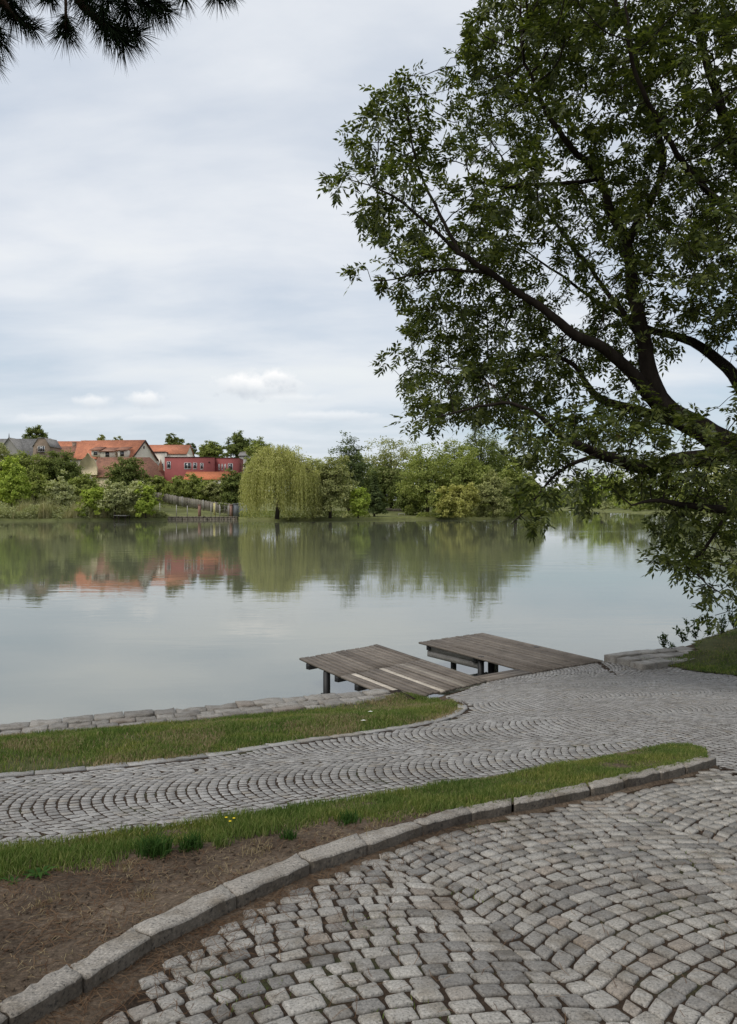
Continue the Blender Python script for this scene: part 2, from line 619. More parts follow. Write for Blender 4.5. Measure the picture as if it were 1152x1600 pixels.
def near_ground():
    nx = len(NEAR_X); ny = 150
    s = np.concatenate([np.linspace(0, 1, ny - 2), [1.0, 1.0]])
    X = np.repeat(NEAR_X[:, None], ny, 1)
    sh = np.repeat(shore(NEAR_X)[:, None], ny, 1)
    y0 = np.minimum(-9.0, sh - 6)
    Y = y0 + (sh - 0.05 - y0) * s[None]
    Z = terrain(X, Y) - 0.045
    Z[:, -2] = Z[:, -2] - 0.02
    Z[:, -1] = -1.5
    V = np.stack([X, Y, Z], -1).reshape(-1, 3)
    a = (np.arange(nx - 1)[:, None] * ny + np.arange(ny - 1)[None])
    q = np.stack([a, a + ny, a + ny + 1, a + 1], -1).reshape(-1, 4)
    add('ground', mesh_np('ground', V, [q]), M_SOIL, kind='structure', label='brown earth under the paving and lawns on the near shore')


near_ground()

wv = [(-900, -60, 0), (900, -60, 0), (900, 2500, 0), (-900, 2500, 0)]
add('water', mesh_np('water', np.array(wv, float), [[(0, 1, 2, 3)]]), M_WATER, kind='structure', label='calm grey green pond mirroring the sky and far bank')

# far shoreline: (photo x, waterline y) turned into ground points
def wpt(px, py):
    d = EYE * F / (py - HZ)
    return np.array([(px - CX) / F * d, d])


FAR_SHORE = [(-330, 128)] + [tuple(wpt(*p)) for p in ((-260, 816.5), (0, 814.5), (100, 813.5), (180, 812.5), (260, 812), (375, 812), (440, 813), (500, 812.5), (570, 812), (640, 811.5), (720, 811), (800, 810), (833, 808))] + [(47, 215), (50, 260), (62, 330), (85, 430), (108, 560), (112, 600)]
RIGHT_SHORE = [(112, 560), (104, 420), (97, 300), (94, 240), (91, 190), (86, 130), (84, 60), (90, -20)]


def far_height(x, y, ds):
    """height behind the far bank; ds = distance from the shore"""
    hill = np.interp(x, [-330, -120, -60, -35, -15, 10, 40, 120], [9.5, 9.5, 8.5, 6.5, 3.6, 2.4, 2.2, 2.0])
    return 0.55 + hill * smooth(np.clip(ds, 0, 75) / 75.0) + np.clip(ds - 75, 0, 300) * 0.008


def bank_sheet(name, line, side, mat, depth, label):
    """strip of land behind a shoreline polyline"""
    L = np.array(line, float)
    seg = np.r_[0, np.cumsum(np.hypot(*np.diff(L, axis=0).T))]
    t = np.linspace(0, seg[-1], 200)
    Q = np.stack([np.interp(t, seg, L[:, 0]), np.interp(t, seg, L[:, 1])], 1)
    Q += rng.normal(0, 0.25, Q.shape)
    s = np.array([0, 0.001, 0.004, 0.01, 0.02, 0.035, 0.06, 0.1, 0.16, 0.25, 0.4, 0.7, 1.0])
    return Q, s


M_BANKGRASS = plaster_mat('bank_grass', (0.17, 0.18, 0.07), 0.35, 0.35)
def build_far_ground():
    L = np.array(FAR_SHORE, float)
    seg = np.r_[0, np.cumsum(np.hypot(*np.diff(L, axis=0).T))]
    t = np.linspace(0, seg[-1], 260)
    Q = np.stack([np.interp(t, seg, L[:, 0]), np.interp(t, seg, L[:, 1])], 1)
    ds = np.array([-1.2, -0.15, 0, 0.5, 2, 5, 10, 16, 24, 34, 46, 60, 80, 120, 200, 420, 900])
    V = []
    for k, (qx, qy) in enumerate(Q):
        # away from the lake: mostly +Y, fanned a little
        ang = np.interp(k, [0, 130, 200, 259], [radians(100), radians(90), radians(95), radians(120)])
        dx, dy = cos(ang), sin(ang)
        for d in ds:
            j = random.uniform(-0.15, 0.15)
            x, y = qx + dx * d, qy + dy * d + (j if abs(d) < 1 else 0)
            z = -1.5 if d < -1 else (-0.3 if d < -0.1 else (0.35 if d == 0 else float(far_height(x, y, d))))
            V.append((x, y, z))
    m = len(ds); a = np.arange(len(Q) - 1)[:, None] * m + np.arange(m - 1)[None]
    q = np.stack([a, a + m, a + m + 1, a + 1], -1).reshape(-1, 4)
    add('far_bank', mesh_np('far_bank', np.array(V), [q]), M_BANKGRASS, smooth_shade=True, kind='structure', label='grassy land rising behind the far shore')
    L = np.array(RIGHT_SHORE, float)
    seg = np.r_[0, np.cumsum(np.hypot(*np.diff(L, axis=0).T))]
    t = np.linspace(0, seg[-1], 120)
    Q = np.stack([np.interp(t, seg, L[:, 0]), np.interp(t, seg, L[:, 1])], 1)
    ds = np.array([-1.2, -0.1, 0, 1, 4, 10, 20, 40, 90, 300, 900])
    V = []
    for qx, qy in Q:
        for d in ds:
            V.append((qx + d, qy + (d * 0.15 if d > 0 else 0), -1.5 if d < -1 else (-0.3 if d < -0.05 else 0.3 + 2.5 * (1 - math.exp(-max(d, 0) / 40)))))
    m = len(ds); a = np.arange(len(Q) - 1)[:, None] * m + np.arange(m - 1)[None]
    q = np.stack([a, a + m, a + m + 1, a + 1], -1).reshape(-1, 4)
    add('right_bank', mesh_np('right_bank', np.array(V), [q]), M_BANKGRASS, smooth_shade=True, kind='structure', label='wooded land along the right shore of the pond')
    # land closing the view far behind
    V = [(-1500, 620, 1.0), (1500, 620, 1.0), (1500, 2400, 14.0), (-1500, 2400, 14.0), (-1500, 619, -2), (1500, 619, -2)]
    add('terrain', mesh_np('terrain', np.array(V, float), [[(0, 1, 2, 3), (4, 5, 1, 0)]]), M_BANKGRASS, kind='structure', label='flat land beyond the far end of the pond')


build_far_ground()

#@@PART2
# ------------------------------------------------------------------ outlines of the paving (photograph pixels dropped on the ground)
LAWN_PX = [(-700, 1205), (-260, 1172), (0, 1150), (75, 1144), (200, 1136), (320, 1125), (430, 1115), (520, 1103), (576, 1095), (643, 1084), (685, 1090), (712, 1096), (723, 1102), (723, 1111),
           (695, 1123), (643, 1134), (576, 1144), (504, 1153), (410, 1167), (345, 1178), (270, 1187), (150, 1200), (0, 1212), (-260, 1240), (-700, 1290)]
LAWN = [G(*p)[:2] for p in LAWN_PX]
LAWN_FRONT = LAWN[11:]
ISL_TOP_PX = [(-520, 1420), (-260, 1372), (0, 1331), (104, 1320), (208, 1302), (312, 1290), (400, 1276), (469, 1264), (567, 1250), (695, 1229), (800, 1212), (880, 1196), (991, 1175), (1045, 1166), (1080, 1166), (1103, 1173)]
ISL_TOP = [G(*p)[:2] for p in ISL_TOP_PX]
KH = 0.068
KERB_IN_PX = [(-130, 1640), (-5, 1572), (109, 1508), (208, 1449), (350, 1382), (467, 1335), (561, 1303), (646, 1282), (726, 1260), (801, 1245), (856, 1235), (916, 1222), (966, 1211), (1021, 1200), (1063, 1190), (1094, 1181)]
KERB_OUT_PX = [(-120, 1668), (15, 1588), (131, 1526), (236, 1461), (371, 1398), (486, 1347), (575, 1318), (661, 1288), (738, 1267), (801, 1255), (867, 1242), (922, 1230), (974, 1219), (1031, 1206), (1070, 1197), (1118, 1183)]
KERB_IN = [G(*p, KH) for p in KERB_IN_PX]
KERB_OUT = [G(*p, KH) for p in KERB_OUT_PX]
# kerb carried on outside the frame towards lower left
d0 = KERB_OUT[0][:2] - KERB_OUT[2][:2]; d0 /= np.linalg.norm(d0)
for k in range(3):
    for LST in (KERB_IN, KERB_OUT):
        p = LST[0].copy(); p[:2] += d0 * 0.55; p[2] = float(terrain(p[0], p[1])) + KH
        LST.insert(0, p)
ROAD = [k[:2] for k in KERB_OUT] + [np.array([2.84, 5.9]), np.array([3.3, 4.6]), np.array([3.4, 0.2]), np.array([-2.9, 0.2])]
ISLAND = ISL_TOP + [(k[:2] * 0.45 + j[:2] * 0.55) for k, j in zip(KERB_IN[::-1], KERB_OUT[::-1])]
BANK_LOW = [G(*p)[:2] for p in ((985, 1031), (1010, 1036), (1060, 1043), (1152, 1056), (1300, 1078))]
PATH = [G(*p)[:2] for p in ((-700, 1290), (-260, 1240), (0, 1213), (150, 1201), (270, 1188), (410, 1168), (504, 1154), (576, 1145), (643, 1135), (695, 1124), (723, 1111), (723, 1101), (704, 1090))]
PATH += [np.array(p) for p in ((1.22, 11.9), (1.93, 12.85), (2.81, 13.62), (4.40, 14.6), (4.85, 14.55), (5.35, 14.05))] + BANK_LOW
PATH += [np.array([9.3, 12.3]), np.array([7.5, 4.0]), np.array([3.35, 4.6]), np.array([2.9, 5.9])] + [np.array(KERB_OUT[-1][:2])] + ISL_TOP[::-1]


def unit2(v):
    return v / (np.linalg.norm(v, axis=-1, keepdims=True) + 1e-9)


def sett_quads(theta, h, wmin, wmax, W, R, poly, sign_fn, origin=(0, 0), gap=0.010, jit=0.006, shift=0.0, gap_row=None):
    a = np.array([cos(theta), sin(theta)]); b = np.array([-sin(theta), cos(theta)])
    Pp = np.array(poly) - np.array(origin)
    U = Pp @ a; Vv = Pp @ b
    rise = sqrt(R * R - W * W / 4)
    r = random.Random(3)
    def f(v, s):
        w = ((v + shift) % W) - W / 2
        return s * (sqrt(R * R - w * w) - rise)
    def slope(v, s):
        w = ((v + shift) % W) - W / 2
        k = max(0.0, 1 - abs(2 * w / W) ** 3)
        return -s * w / sqrt(R * R - w * w) * k
    def row_off(k):
        return 0.09 * h * sin(k * 12.9898 + 4.1) 
    out = []
    k0, k1 = int((U.min() - 0.6) / h), int((U.max() + 0.6) / h)
    for k in range(k0, k1):
        u0, u1 = k * h + row_off(k), (k + 1) * h + row_off(k + 1)
        s0, s1 = sign_fn(u0), sign_fn(u1)
        v = Vv.min() - r.uniform(0, 0.1)
        while v < Vv.max():
            w = r.uniform(wmin, wmax)
            if r.random() < 0.06:
                w *= 1.35
            v2 = v + w * (1 - 0.22 * abs(slope(v + w / 2, s0)))
            L = []
            for (vv, uu, ss) in ((v, u0, s0), (v2, u0, s0), (v2, u1, s1), (v, u1, s1)):
                vt = vv - (slope(vv, ss) * h * 0.62 if uu == u1 else 0)
                L.append(((uu + f(vv, ss)), vt))
            out.append(L)
            v = v2
    Q = np.array(out)
    XY = Q[..., :1] * a + Q[..., 1:] * b + np.array(origin)
    c = XY.mean(1)
    keep = in_poly(c[:, 0], c[:, 1], poly)
    XY = XY[keep]; c = c[keep]
    # shrink for the joint, jitter corners
    gr = gap if gap_row is None else gap_row
    A0, B0, C0, D0 = XY[:, 0], XY[:, 1], XY[:, 2], XY[:, 3]
    al = unit2((B0 + C0) - (A0 + D0)); ac = unit2((C0 + D0) - (A0 + B0))
    sg = np.array([(1, 1), (-1, 1), (-1, -1), (1, -1)], float)
    XY = XY + sg[None, :, :1] * al[:, None] * gap / 2 + sg[None, :, 1:] * ac[:, None] * gr / 2
    XY += rng.normal(0, jit, XY.shape)
    return XY


def sett_mesh(Q, rough_z=0.0017, dome=0.004, bev=0.13, hi=True, tl=0.02):
    """Q (n,4,2) -> verts (n,K,3) world, polys for one sett"""
    n = len(Q)
    c = Q.mean(1, keepdims=True)
    nxt = np.roll(Q, -1, 1); prv = np.roll(Q, 1, 1)
    cf = rng.uniform(0.035, 0.12, (n, 4, 1)); cg = rng.uniform(0.035, 0.12, (n, 4, 1))
    O = np.stack([Q + (prv - Q) * cf, Q + (nxt - Q) * cg], 2).reshape(n, 8, 2)
    O = c + (O - c) * rng.uniform(0.955, 1.03, (n, 8, 1))
    zc = terrain(c[..., 0], c[..., 1]) + rng.normal(0, rough_z, (n, 1))
    tilt = rng.normal(0, tl, (n, 1, 2))
    def ring(s, dz):
        p = c + (O - c) * s
        gz = terrain(p[..., 0], p[..., 1]) - terrain(c[..., 0], c[..., 1])
        z = zc + gz + ((p - c) * tilt).sum(-1) + dz
        return np.concatenate([p, z[..., None]], -1)
    j = np.arange(8); j2 = (j + 1) % 8
    if hi:
        r0, r1 = ring(1.02, -0.055), ring(1.0, -0.0085)
        r2 = ring(0.95, -0.0018); r3 = ring(0.74, 0.0)
        r3[..., 2] += rng.normal(0, 0.0012, (n, 8))
        cen = np.concatenate([c, (zc + dome * 0.5)[..., None]], -1)
        V = np.concatenate([r0, r1, r2, r3, cen], 1)
        q = np.concatenate([np.stack([j + 8 * t, j2 + 8 * t, j2 + 8 * (t + 1), j + 8 * (t + 1)], 1) for t in range(3)])
        tri = np.stack([j + 24, j2 + 24, np.full(8, 32)], 1)
        return V, [q, tri]
    if hi is None:
        O = Q
        r0, r1 = ring(1.0, -0.03), ring(0.96, 0.0)
        V = np.concatenate([r0, r1], 1)
        j = np.arange(4); j2 = (j + 1) % 4
        return V, [np.stack([j, j2, j2 + 4, j + 4], 1), (j + 4)[None]]
    r0, r1, r2 = ring(1.02, -0.055), ring(1.0, -0.008), ring(0.93, 0.0)
    V = np.concatenate([r0, r1, r2], 1)
    q = np.concatenate([np.stack([j + 8 * t, j2 + 8 * t, j2 + 8 * (t + 1), j + 8 * (t + 1)], 1) for t in range(2)])
    return V, [q, (j + 16)[None]]


def joined(V, polys):
    n, k = V.shape[:2]
    off = (np.arange(n) * k)[:, None, None]
    return V.reshape(-1, 3), [(p[None] + off).reshape(-1, p.shape[1]) for p in polys]


def in_frame(p, margin=0):
    px = CX + p[:, 0] / np.maximum(p[:, 1], 0.1) * F
    py = HZ + (EYE - p[:, 2]) / np.maximum(p[:, 1], 0.1) * F
    return (p[:, 1] > 0.5) & (px > -margin) & (px < 1152 + margin) & (py < 1600 + margin)


def paving(name, label, poly, quads, mat, piece, n_single=300, bed_dz=0.0115, rz=0.0017, tl=0.02):
    # bed: a sheet of joint dirt a little below the stone tops
    P2 = np.array(poly)
    bed = MB()
    xs = np.arange(P2[:, 0].min(), P2[:, 0].max(), 0.16); ys = np.arange(P2[:, 1].min(), P2[:, 1].max(), 0.16)
    X, Y = np.meshgrid(xs, ys, indexing='ij')
    ok = in_poly(X + 0.08, Y + 0.08, poly)
    V = np.stack([X, Y, terrain(X, Y) - bed_dz + 0.0008 * vnoise(X, Y, 1.2, 5)], -1).reshape(-1, 3)
    ny = len(ys)
    I, J = np.nonzero(ok[:-1, :-1])
    a = I * ny + J
    q = np.stack([a, a + ny, a + ny + 1, a + 1], 1)
    used = np.unique(q); remap = np.zeros(len(V), int); remap[used] = np.arange(len(used))
    o = add(name, mesh_np(name, V[used], [remap[q]]), M_JOINT, smooth_shade=True, kind='structure', label=label)
    c = quads.mean(1)
    c3 = np.concatenate([c, terrain(c[:, 0], c[:, 1])[:, None]], 1)
    vis = in_frame(c3, 0)
    dist = np.where(vis, np.linalg.norm(c3 - np.array([0, 0, EYE]), axis=1), 1e6)
    order = np.argsort(dist)
    sing = order[:n_single]; rest = order[n_single:]
    V, polys = sett_mesh(quads[sing], rz, hi=True, tl=tl)
    for k in range(len(sing)):
        ctr = V[k].mean(0)
        add(piece, mesh_np(piece, V[k] - ctr, polys), mat, o, tuple(float(t) for t in ctr))
    rd = np.linalg.norm(c[rest], axis=1)
    near = rest[rd < 4.0]; far = rest[(rd >= 4.0) & (rd < 9.0)]; dist_ = rest[rd >= 9.0]
    mb = MB()
    for sub, hi in ((near, True), (far, False), (dist_, None)):
        if len(sub):
            V, polys = sett_mesh(quads[sub], rz, hi=hi, tl=tl)
            mb.put(*joined(V, polys))
    mb.build('outer_setts', mat, o, kind='stuff')
    return o


road_q = sett_quads(radians(115), 0.088, 0.072, 0.125, 1.75, 1.7, ROAD, lambda u: 1.0, (0.37, 3.5), 0.017, 0.0045)
cc = road_q.mean(1)
# stones sunk or missing under the litter along the kerb
kd = poly_dist(cc[:, 0], cc[:, 1], [k[:2] for k in KERB_OUT])
lit = 0.055 + 0.11 * smooth((3.3 - cc[:, 1]) / 1.2) + 0.08 * vnoise(cc[:, 0], cc[:, 1], 0.8, 3) * smooth((4.2 - cc[:, 1]) / 1.0 + 0.3)
road_q = road_q[(kd > np.clip(lit, 0.045, 0.4))]
paving('road', 'road of large worn granite cobbles in curved rows along the kerb', ROAD, road_q, M_COBBLE, 'cobblestone')

path_q = sett_quads(radians(17), 0.070, 0.056, 0.090, 1.42, 0.98, PATH, lambda u: float(-1 + 2 * smooth((u - 0.6) / 3.6)), (0.6, 7.0), 0.015, 0.0036, 0.35, 0.0098)
cc = path_q.mean(1)
path_q = path_q[poly_dist(cc[:, 0], cc[:, 1], LAWN_FRONT) > 0.10]
paving('path', 'pale path and landing of small granite setts laid in fans', PATH, path_q, M_SETT, 'sett', 300, 0.0031, 0.0006, 0.006)


# ------------------------------------------------------------------ kerbs, edging, quay
def slab(top4, depth, nu, nv, bev=0.012, rough=0.004, mb=None):
    """top4: four corners (3D) of the top in order a,b,c,d; a-b is the long side"""
    A, B, C, D = [np.array(p, float) for p in top4]
    c = (A + B + C + D) / 4
    u = np.linspace(0, 1, nu + 1); v = np.linspace(0, 1, nv + 1)
    Pt = ((1 - u)[:, None, None] * ((1 - v)[None, :, None] * A + v[None, :, None] * D) + u[:, None, None] * ((1 - v)[None, :, None] * B + v[None, :, None] * C))
    Pt[..., 2] += rng.normal(0, rough, Pt.shape[:2])
    edge = np.zeros(Pt.shape[:2], bool); edge[0] = edge[-1] = True; edge[:, 0] = edge[:, -1] = True
    Pt[edge, :2] += rng.normal(0, rough * 0.6, (edge.sum(), 2))
    loop = [(i, 0) for i in range(nu + 1)] + [(nu, j) for j in range(1, nv + 1)] + [(i, nv) for i in range(nu - 1, -1, -1)] + [(0, j) for j in range(nv - 1, 0, -1)]
    rim = np.array([Pt[i, j] for i, j in loop])
    outw = rim - c; outw[:, 2] = 0; outw /= np.linalg.norm(outw, axis=1, keepdims=True)
    r1 = rim + outw * bev * 0.6; r1[:, 2] -= bev
    r2 = r1.copy(); r2[:, 2] -= depth; r2[:, :2] += rng.normal(0, rough * 0.6, (len(rim), 2))
    m = (nu + 1) * (nv + 1); k = len(loop)
    V = np.concatenate([Pt.reshape(-1, 3), r1, r2])
    idx = lambda i, j: i * (nv + 1) + j
    q = [(idx(i, j), idx(i + 1, j), idx(i + 1, j + 1), idx(i, j + 1)) for i in range(nu) for j in range(nv)]
    L = [idx(i, j) for i, j in loop]
    for t in range(k):
        t2 = (t + 1) % k
        q.append((L[t], L[t2], m + t2, m + t)[::-1])
        q.append((m + t, m + t2, m + k + t2, m + k + t)[::-1])
    return (mb or MB()).put(V, [q])


def darken_sides(o, ntop):  # side quads take the stone with soil and painted shade
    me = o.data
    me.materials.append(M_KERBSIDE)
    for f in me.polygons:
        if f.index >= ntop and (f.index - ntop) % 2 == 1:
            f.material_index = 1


kerb = empty('kerb', KERB_OUT[6], 'raised kerb of long rough granite blocks between earth strip and cobbled road', 'kerb')
for i in range(len(KERB_OUT) - 1):
    a, b = KERB_OUT[i], KERB_OUT[i + 1]
    c, d = KERB_IN[i + 1], KERB_IN[i]
    n = b - a; n /= np.linalg.norm(n)
    g = 0.010
    sh_ = np.array([random.uniform(-0.006, 0.006), random.uniform(-0.006, 0.006), random.uniform(-0.005, 0.005)])
    a, b, c, d = a + sh_, b + sh_ + [0, 0, random.uniform(-0.004, 0.004)], c + sh_, d + sh_
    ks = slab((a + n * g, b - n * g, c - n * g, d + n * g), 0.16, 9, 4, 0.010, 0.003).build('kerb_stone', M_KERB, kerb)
    darken_sides(ks, 36)

# flat edging stones between lawn and path, flush with the setts
edging = empty('path_edging', (*LAWN_FRONT[3], float(terrain(*LAWN_FRONT[3]))), 'flush pale edging stones between the lower lawn and the sett path', 'edging')


def along(line, step, jitter=0.15):
    L = np.array(line, float)
    seg = np.r_[0, np.cumsum(np.hypot(*np.diff(L, axis=0).T))]
    t = [0.0]
    while t[-1] < seg[-1]:
        t.append(t[-1] + step * random.uniform(1 - jitter, 1 + jitter))
    t = np.array(t[:-1])
    Q = np.stack([np.interp(t, seg, L[:, 0]), np.interp(t, seg, L[:, 1])], 1)
    T = np.gradient(Q, axis=0); T /= np.linalg.norm(T, axis=1, keepdims=True)
    return Q, np.stack([-T[:, 1], T[:, 0]], 1)


def edge_row(line, step, o0, o1, dz, depth, piece, mat, parent, nu=4, nv=2, rough=0.003, gap=0.006):
    Q, Nn = along(line, step)
    for i in range(len(Q) - 1):
        cs = []
        for (k, o, s) in ((i, o0, 1), (i + 1, o0, -1), (i + 1, o1, -1), (i, o1, 1)):
            e = Q[i + 1] - Q[i]; e /= np.linalg.norm(e)
            p = Q[k] + Nn[k] * o + e * gap * s
            cs.append((p[0], p[1], float(terrain(p[0], p[1])) + dz + random.uniform(-0.003, 0.003)))
        slab(cs, depth, nu, nv, 0.008, rough).build(piece, mat, parent)


vis_front = [p for p in LAWN_FRONT]
edge_row(vis_front[::-1], 0.34, -0.055, 0.055, 0.006, 0.08, 'edging_stone', M_SETT, edging)
# edging at the island's round tip
tip = ISL_TOP[-6:] + [np.array(KERB_IN[-1][:2])]
edging2 = empty('path_edging', (*tip[2], float(terrain(*tip[2]))), 'flush edging stones curving round the narrow tip of the grass island', 'edging')
edge_row(tip, 0.3, -0.04, 0.05, 0.006, 0.08, 'edging_stone', M_KERB, edging2)

# quay coping, left: two courses of stones along the water
QL = [np.array([x, shore(x)]) for x in np.linspace(-9.0, 0.46, 30)]
qz = 0.57
quay = empty('quay_wall', (-3, float(shore(-3)), 0.0), 'low stone quay coping along the lower lawn left of the docks', 'quay')


def quay_course(line, step, o0, o1, z, piece, parent, depth=0.2):
    Q, Nn = along(line, step, 0.3)
    for i in range(len(Q) - 1):
        e = Q[i + 1] - Q[i]; e /= np.linalg.norm(e)
        dz = random.uniform(-0.012, 0.012)
        w = random.uniform(-0.03, 0.03)
        cs = []
        for (k, o, s) in ((i, o0, 1), (i + 1, o0, -1), (i + 1, o1 + w, -1), (i, o1 + w, 1)):
            p = Q[k] + Nn[k] * o + e * 0.011 * s
            cs.append((p[0], p[1], z + dz + random.uniform(-0.006, 0.006)))
        slab(cs, depth, 4, 3, 0.014, 0.005).build(piece, M_QUAY, parent)


quay_course(QL, 0.34, -0.24, 0.02, qz, 'coping_stone', quay, 0.75)
quay_course(QL, 0.27, -0.45, -0.262, qz - 0.004, 'coping_stone', quay, 0.2)
quay_course(QL, 0.36, -0.62, -0.47, qz - 0.002, 'coping_stone', quay, 0.2)
mbq = MB()
Lq = np.array(QL); zb = 0.535
for i in range(len(Lq) - 1):
    a, b = Lq[i], Lq[i + 1]
    e = b - a; nrm = np.array([-e[1], e[0]]) / np.linalg.norm(e)
    a2, b2 = a - nrm * 0.6, b - nrm * 0.6
    a1, b1 = a - nrm * 0.015, b - nrm * 0.015
    mbq.hexa([(*a2, -0.6), (*b2, -0.6), (*b1, -0.6), (*a1, -0.6), (*a2, zb), (*b2, zb), (*b1, zb), (*a1, zb)])
mbq.build('mortar_bed', M_JOINT, quay)

# quay on the right of the docks
QR = [np.array(p) for p in ((4.46, 14.52), (5.2, 14.92), (5.98, 15.22), (6.6, 15.5))]
quay2 = empty('quay_wall', (5.2, 14.9, 0.0), 'short rough stone quay corner right of the docks beside the grassy bank', 'quay')
quay_course(QR, 0.55, -0.27, 0.02, 0.545, 'coping_stone', quay2, 0.8)
quay_course([p for p in QR], 0.42, -0.62, -0.29, 0.535, 'coping_stone', quay2, 0.35)
quay_course([p for p in QR], 0.5, -0.92, -0.64, 0.518, 'coping_stone', quay2, 0.3)

# ------------------------------------------------------------------ docks
def plank_run(root, A, B, C, D, n, pale=(), mid=(), lap=0.0, skip=()):
    """A,B outer corners (left,right), C,D shore corners (right,left); planks run outer -> shore"""
    A, B, C, D = [np.array(p, float) for p in (A, B, C, D)]
    for i in range(n):
        if i in skip:
            continue
        g = 0.105
        s0, s1 = (i + g) / n, (i + 1 - g) / n
        e0 = random.uniform(-0.018, 0.018); e1 = random.uniform(-0.008, 0.008)
        dz = random.uniform(-0.007, 0.007)
        a = A + (B - A) * s0; b = A + (B - A) * s1
        d = D + (C - D) * s0; c = D + (C - D) * s1
        u = (d - a) / np.linalg.norm(d - a)
        a = a - u * e0; b = b - u * e0; c = c + u * e1; d = d + u * e1
        th = np.array([0, 0, 0.035])
        up = np.array([0, 0, dz])
        V = []
        # five stations along the plank with a slight bow
        bow = random.uniform(-0.006, 0.006)
        st = np.linspace(0, 1, 5)
        ring = []
        for t in st:
            zz = up + np.array([0, 0, bow * 4 * t * (1 - t)])
            p, q = a + (d - a) * t + zz, b + (c - b) * t + zz
            m = (q - p) * 0.04
            ring += [p - th, p - [0, 0, 0.005], p + m, q - m, q - [0, 0, 0.005], q - th]
        k = 6
        f4 = [(r * k + j, r * k + (j + 1) % k, (r + 1) * k + (j + 1) % k, (r + 1) * k + j) for r in range(4) for j in range(k)]
        mat = M_PLANK_PALE if i in pale else (M_PLANK_MID if i in mid else M_PLANK)
        mb = MB().put(ring, [f4, [tuple(range(k))[::-1], tuple(range(4 * k, 5 * k))]])
        mb.build('plank', mat, root)


def post(root, x, y, z1, r=0.05, z0=-0.7, name='post'):
    MB().hexa([(x - r, y - r, z0), (x + r, y - r, z0), (x + r, y + r, z0), (x - r, y + r, z0), (x - r, y - r, z1), (x + r, y - r, z1), (x + r, y + r, z1), (x - r, y + r, z1)]).build(name, M_STEEL, root)


def bar(root, a, b, w, h, name, mat):
    a = np.array(a, float); b = np.array(b, float)
    t = b - a; t[2] = 0; t /= np.linalg.norm(t)
    n = np.array([-t[1], t[0], 0]) * w / 2
    up = np.array([0, 0, h])
    MB().hexa([a - n, b - n, b + n, a + n, a - n + up, b - n + up, b + n + up, a + n + up]).build(name, mat, root)


DZ = 0.50
A1 = P(467, 1030, 14.40); B1 = P(590, 1006.5, 15.85)
A1[2] = DZ; B1[2] = DZ
C1 = np.array([2.0, 12.93, 0.425]); D1 = np.array([0.46, 11.52, 0.45])
dock1 = empty('dock', (0.2, 13.7, 0.0), 'lower wooden dock with two pale new boards beside the quay end', 'dock')
K = 0.46
K1l = A1 + (D1 - A1) * K; K1r = B1 + (C1 - B1) * K
K1l[2] = K1r[2] = 0.463
plank_run(dock1, A1, B1, K1r, K1l, 16)
u1 = (D1 - A1); u1 /= np.linalg.norm(u1)
plank_run(dock1, K1l + u1 * 0.008, K1r + u1 * 0.008, C1, D1, 16, pale=(2, 7), mid=(11,))
# pale planks above show the new boards; steel below
sd = (B1 - A1) / np.linalg.norm(B1 - A1)
for k, t in enumerate((0.10, 0.42, 0.62, 0.84)):
    a = A1 + (D1 - A1) * t + sd * 0.02; b = B1 + (C1 - B1) * t - sd * 0.03
    a[2] -= 0.145; b[2] -= 0.145
    bar(dock1, a, b, 0.10, 0.105, 'beam', M_STEEL)
pl = P(508, 1088, 13.55)
post(dock1, pl[0] + 0.03, pl[1] + 0.02, 0.43, 0.06)
pr = pl + sd * 1.75
post(dock1, pr[0], pr[1], 0.43, 0.06)
MB().box(pl[0] - 0.08, pl[0] + 0.14, pl[1] - 0.09, pl[1] + 0.13, -0.03, 0.03).build('post_collar', M_STEEL, dock1)

A2 = P(654, 1003, 16.11); B2 = P(755, 988.5, 17.27); A2[2] = B2[2] = DZ
C2 = np.array([4.46, 14.58, 0.425]); D2 = np.array([2.89, 13.56, 0.425])
dock2 = empty('dock', (2.7, 15.4, 0.0), 'farther wooden dock with grey side boards and black posts by the quay corner', 'dock')
plank_run(dock2, A2, B2, C2, D2, 18)
sd2 = (B2 - A2) / np.linalg.norm(B2 - A2); u2 = (D2 - A2) / np.linalg.norm(D2 - A2)
# fascia of two boards under the left edge, posts and sleeper
fa = A2 + u2 * 0.12 + sd2 * 0.16; fb = A2 + u2 * 1.66 + sd2 * 0.16
for k in range(2):
    a = fa.copy(); b = fb.copy(); a[2] = b[2] = DZ - 0.05 - 0.125 * (k + 1)
    bar(dock2, a, b, 0.03, 0.117, 'side_board', M_FASCIA)
for (t, s) in ((1.72, 0.14), (1.72, 0.42), (0.55, 0.5), (0.55, 1.75), (1.72, 1.75)):
    p = A2 + u2 * t + sd2 * s
    post(dock2, p[0], p[1], DZ - 0.04, 0.055)
p = A2 + u2 * 1.72
MB().box(p[0] - 0.05, p[0] + 0.62, p[1] - 0.08, p[1] + 0.30, -0.02, 0.05).build('sleeper', M_STEEL, dock2)
for t in (0.06, 0.5, 0.86):
    a = A2 + (D2 - A2) * t + sd2 * 0.1; b = B2 + (C2 - B2) * t - sd2 * 0.05
    a[2] -= 0.15; b[2] -= 0.15
    bar(dock2, a, b, 0.09, 0.105, 'beam', M_STEEL)
# boards along the shore that tie the two docks together
e = (D2 - C1); e /= np.linalg.norm(e)
nn = np.array([-e[1], e[0], 0])
for k in range(3):
    a = C1 - e * 0.02 + nn * (0.005 + 0.125 * k); b = D2 + e * 0.0 + nn * (0.005 + 0.125 * k)
    a[2] = b[2] = 0.385
    bar(dock1, a + nn * 0.055, b + nn * 0.055, 0.113, 0.035, 'shore_board', M_PLANK)

# ------------------------------------------------------------------ lawns and grass
M_LAWNSOIL = plaster_mat('lawn_soil', (0.075, 0.078, 0.03), 0.4, 3.0)


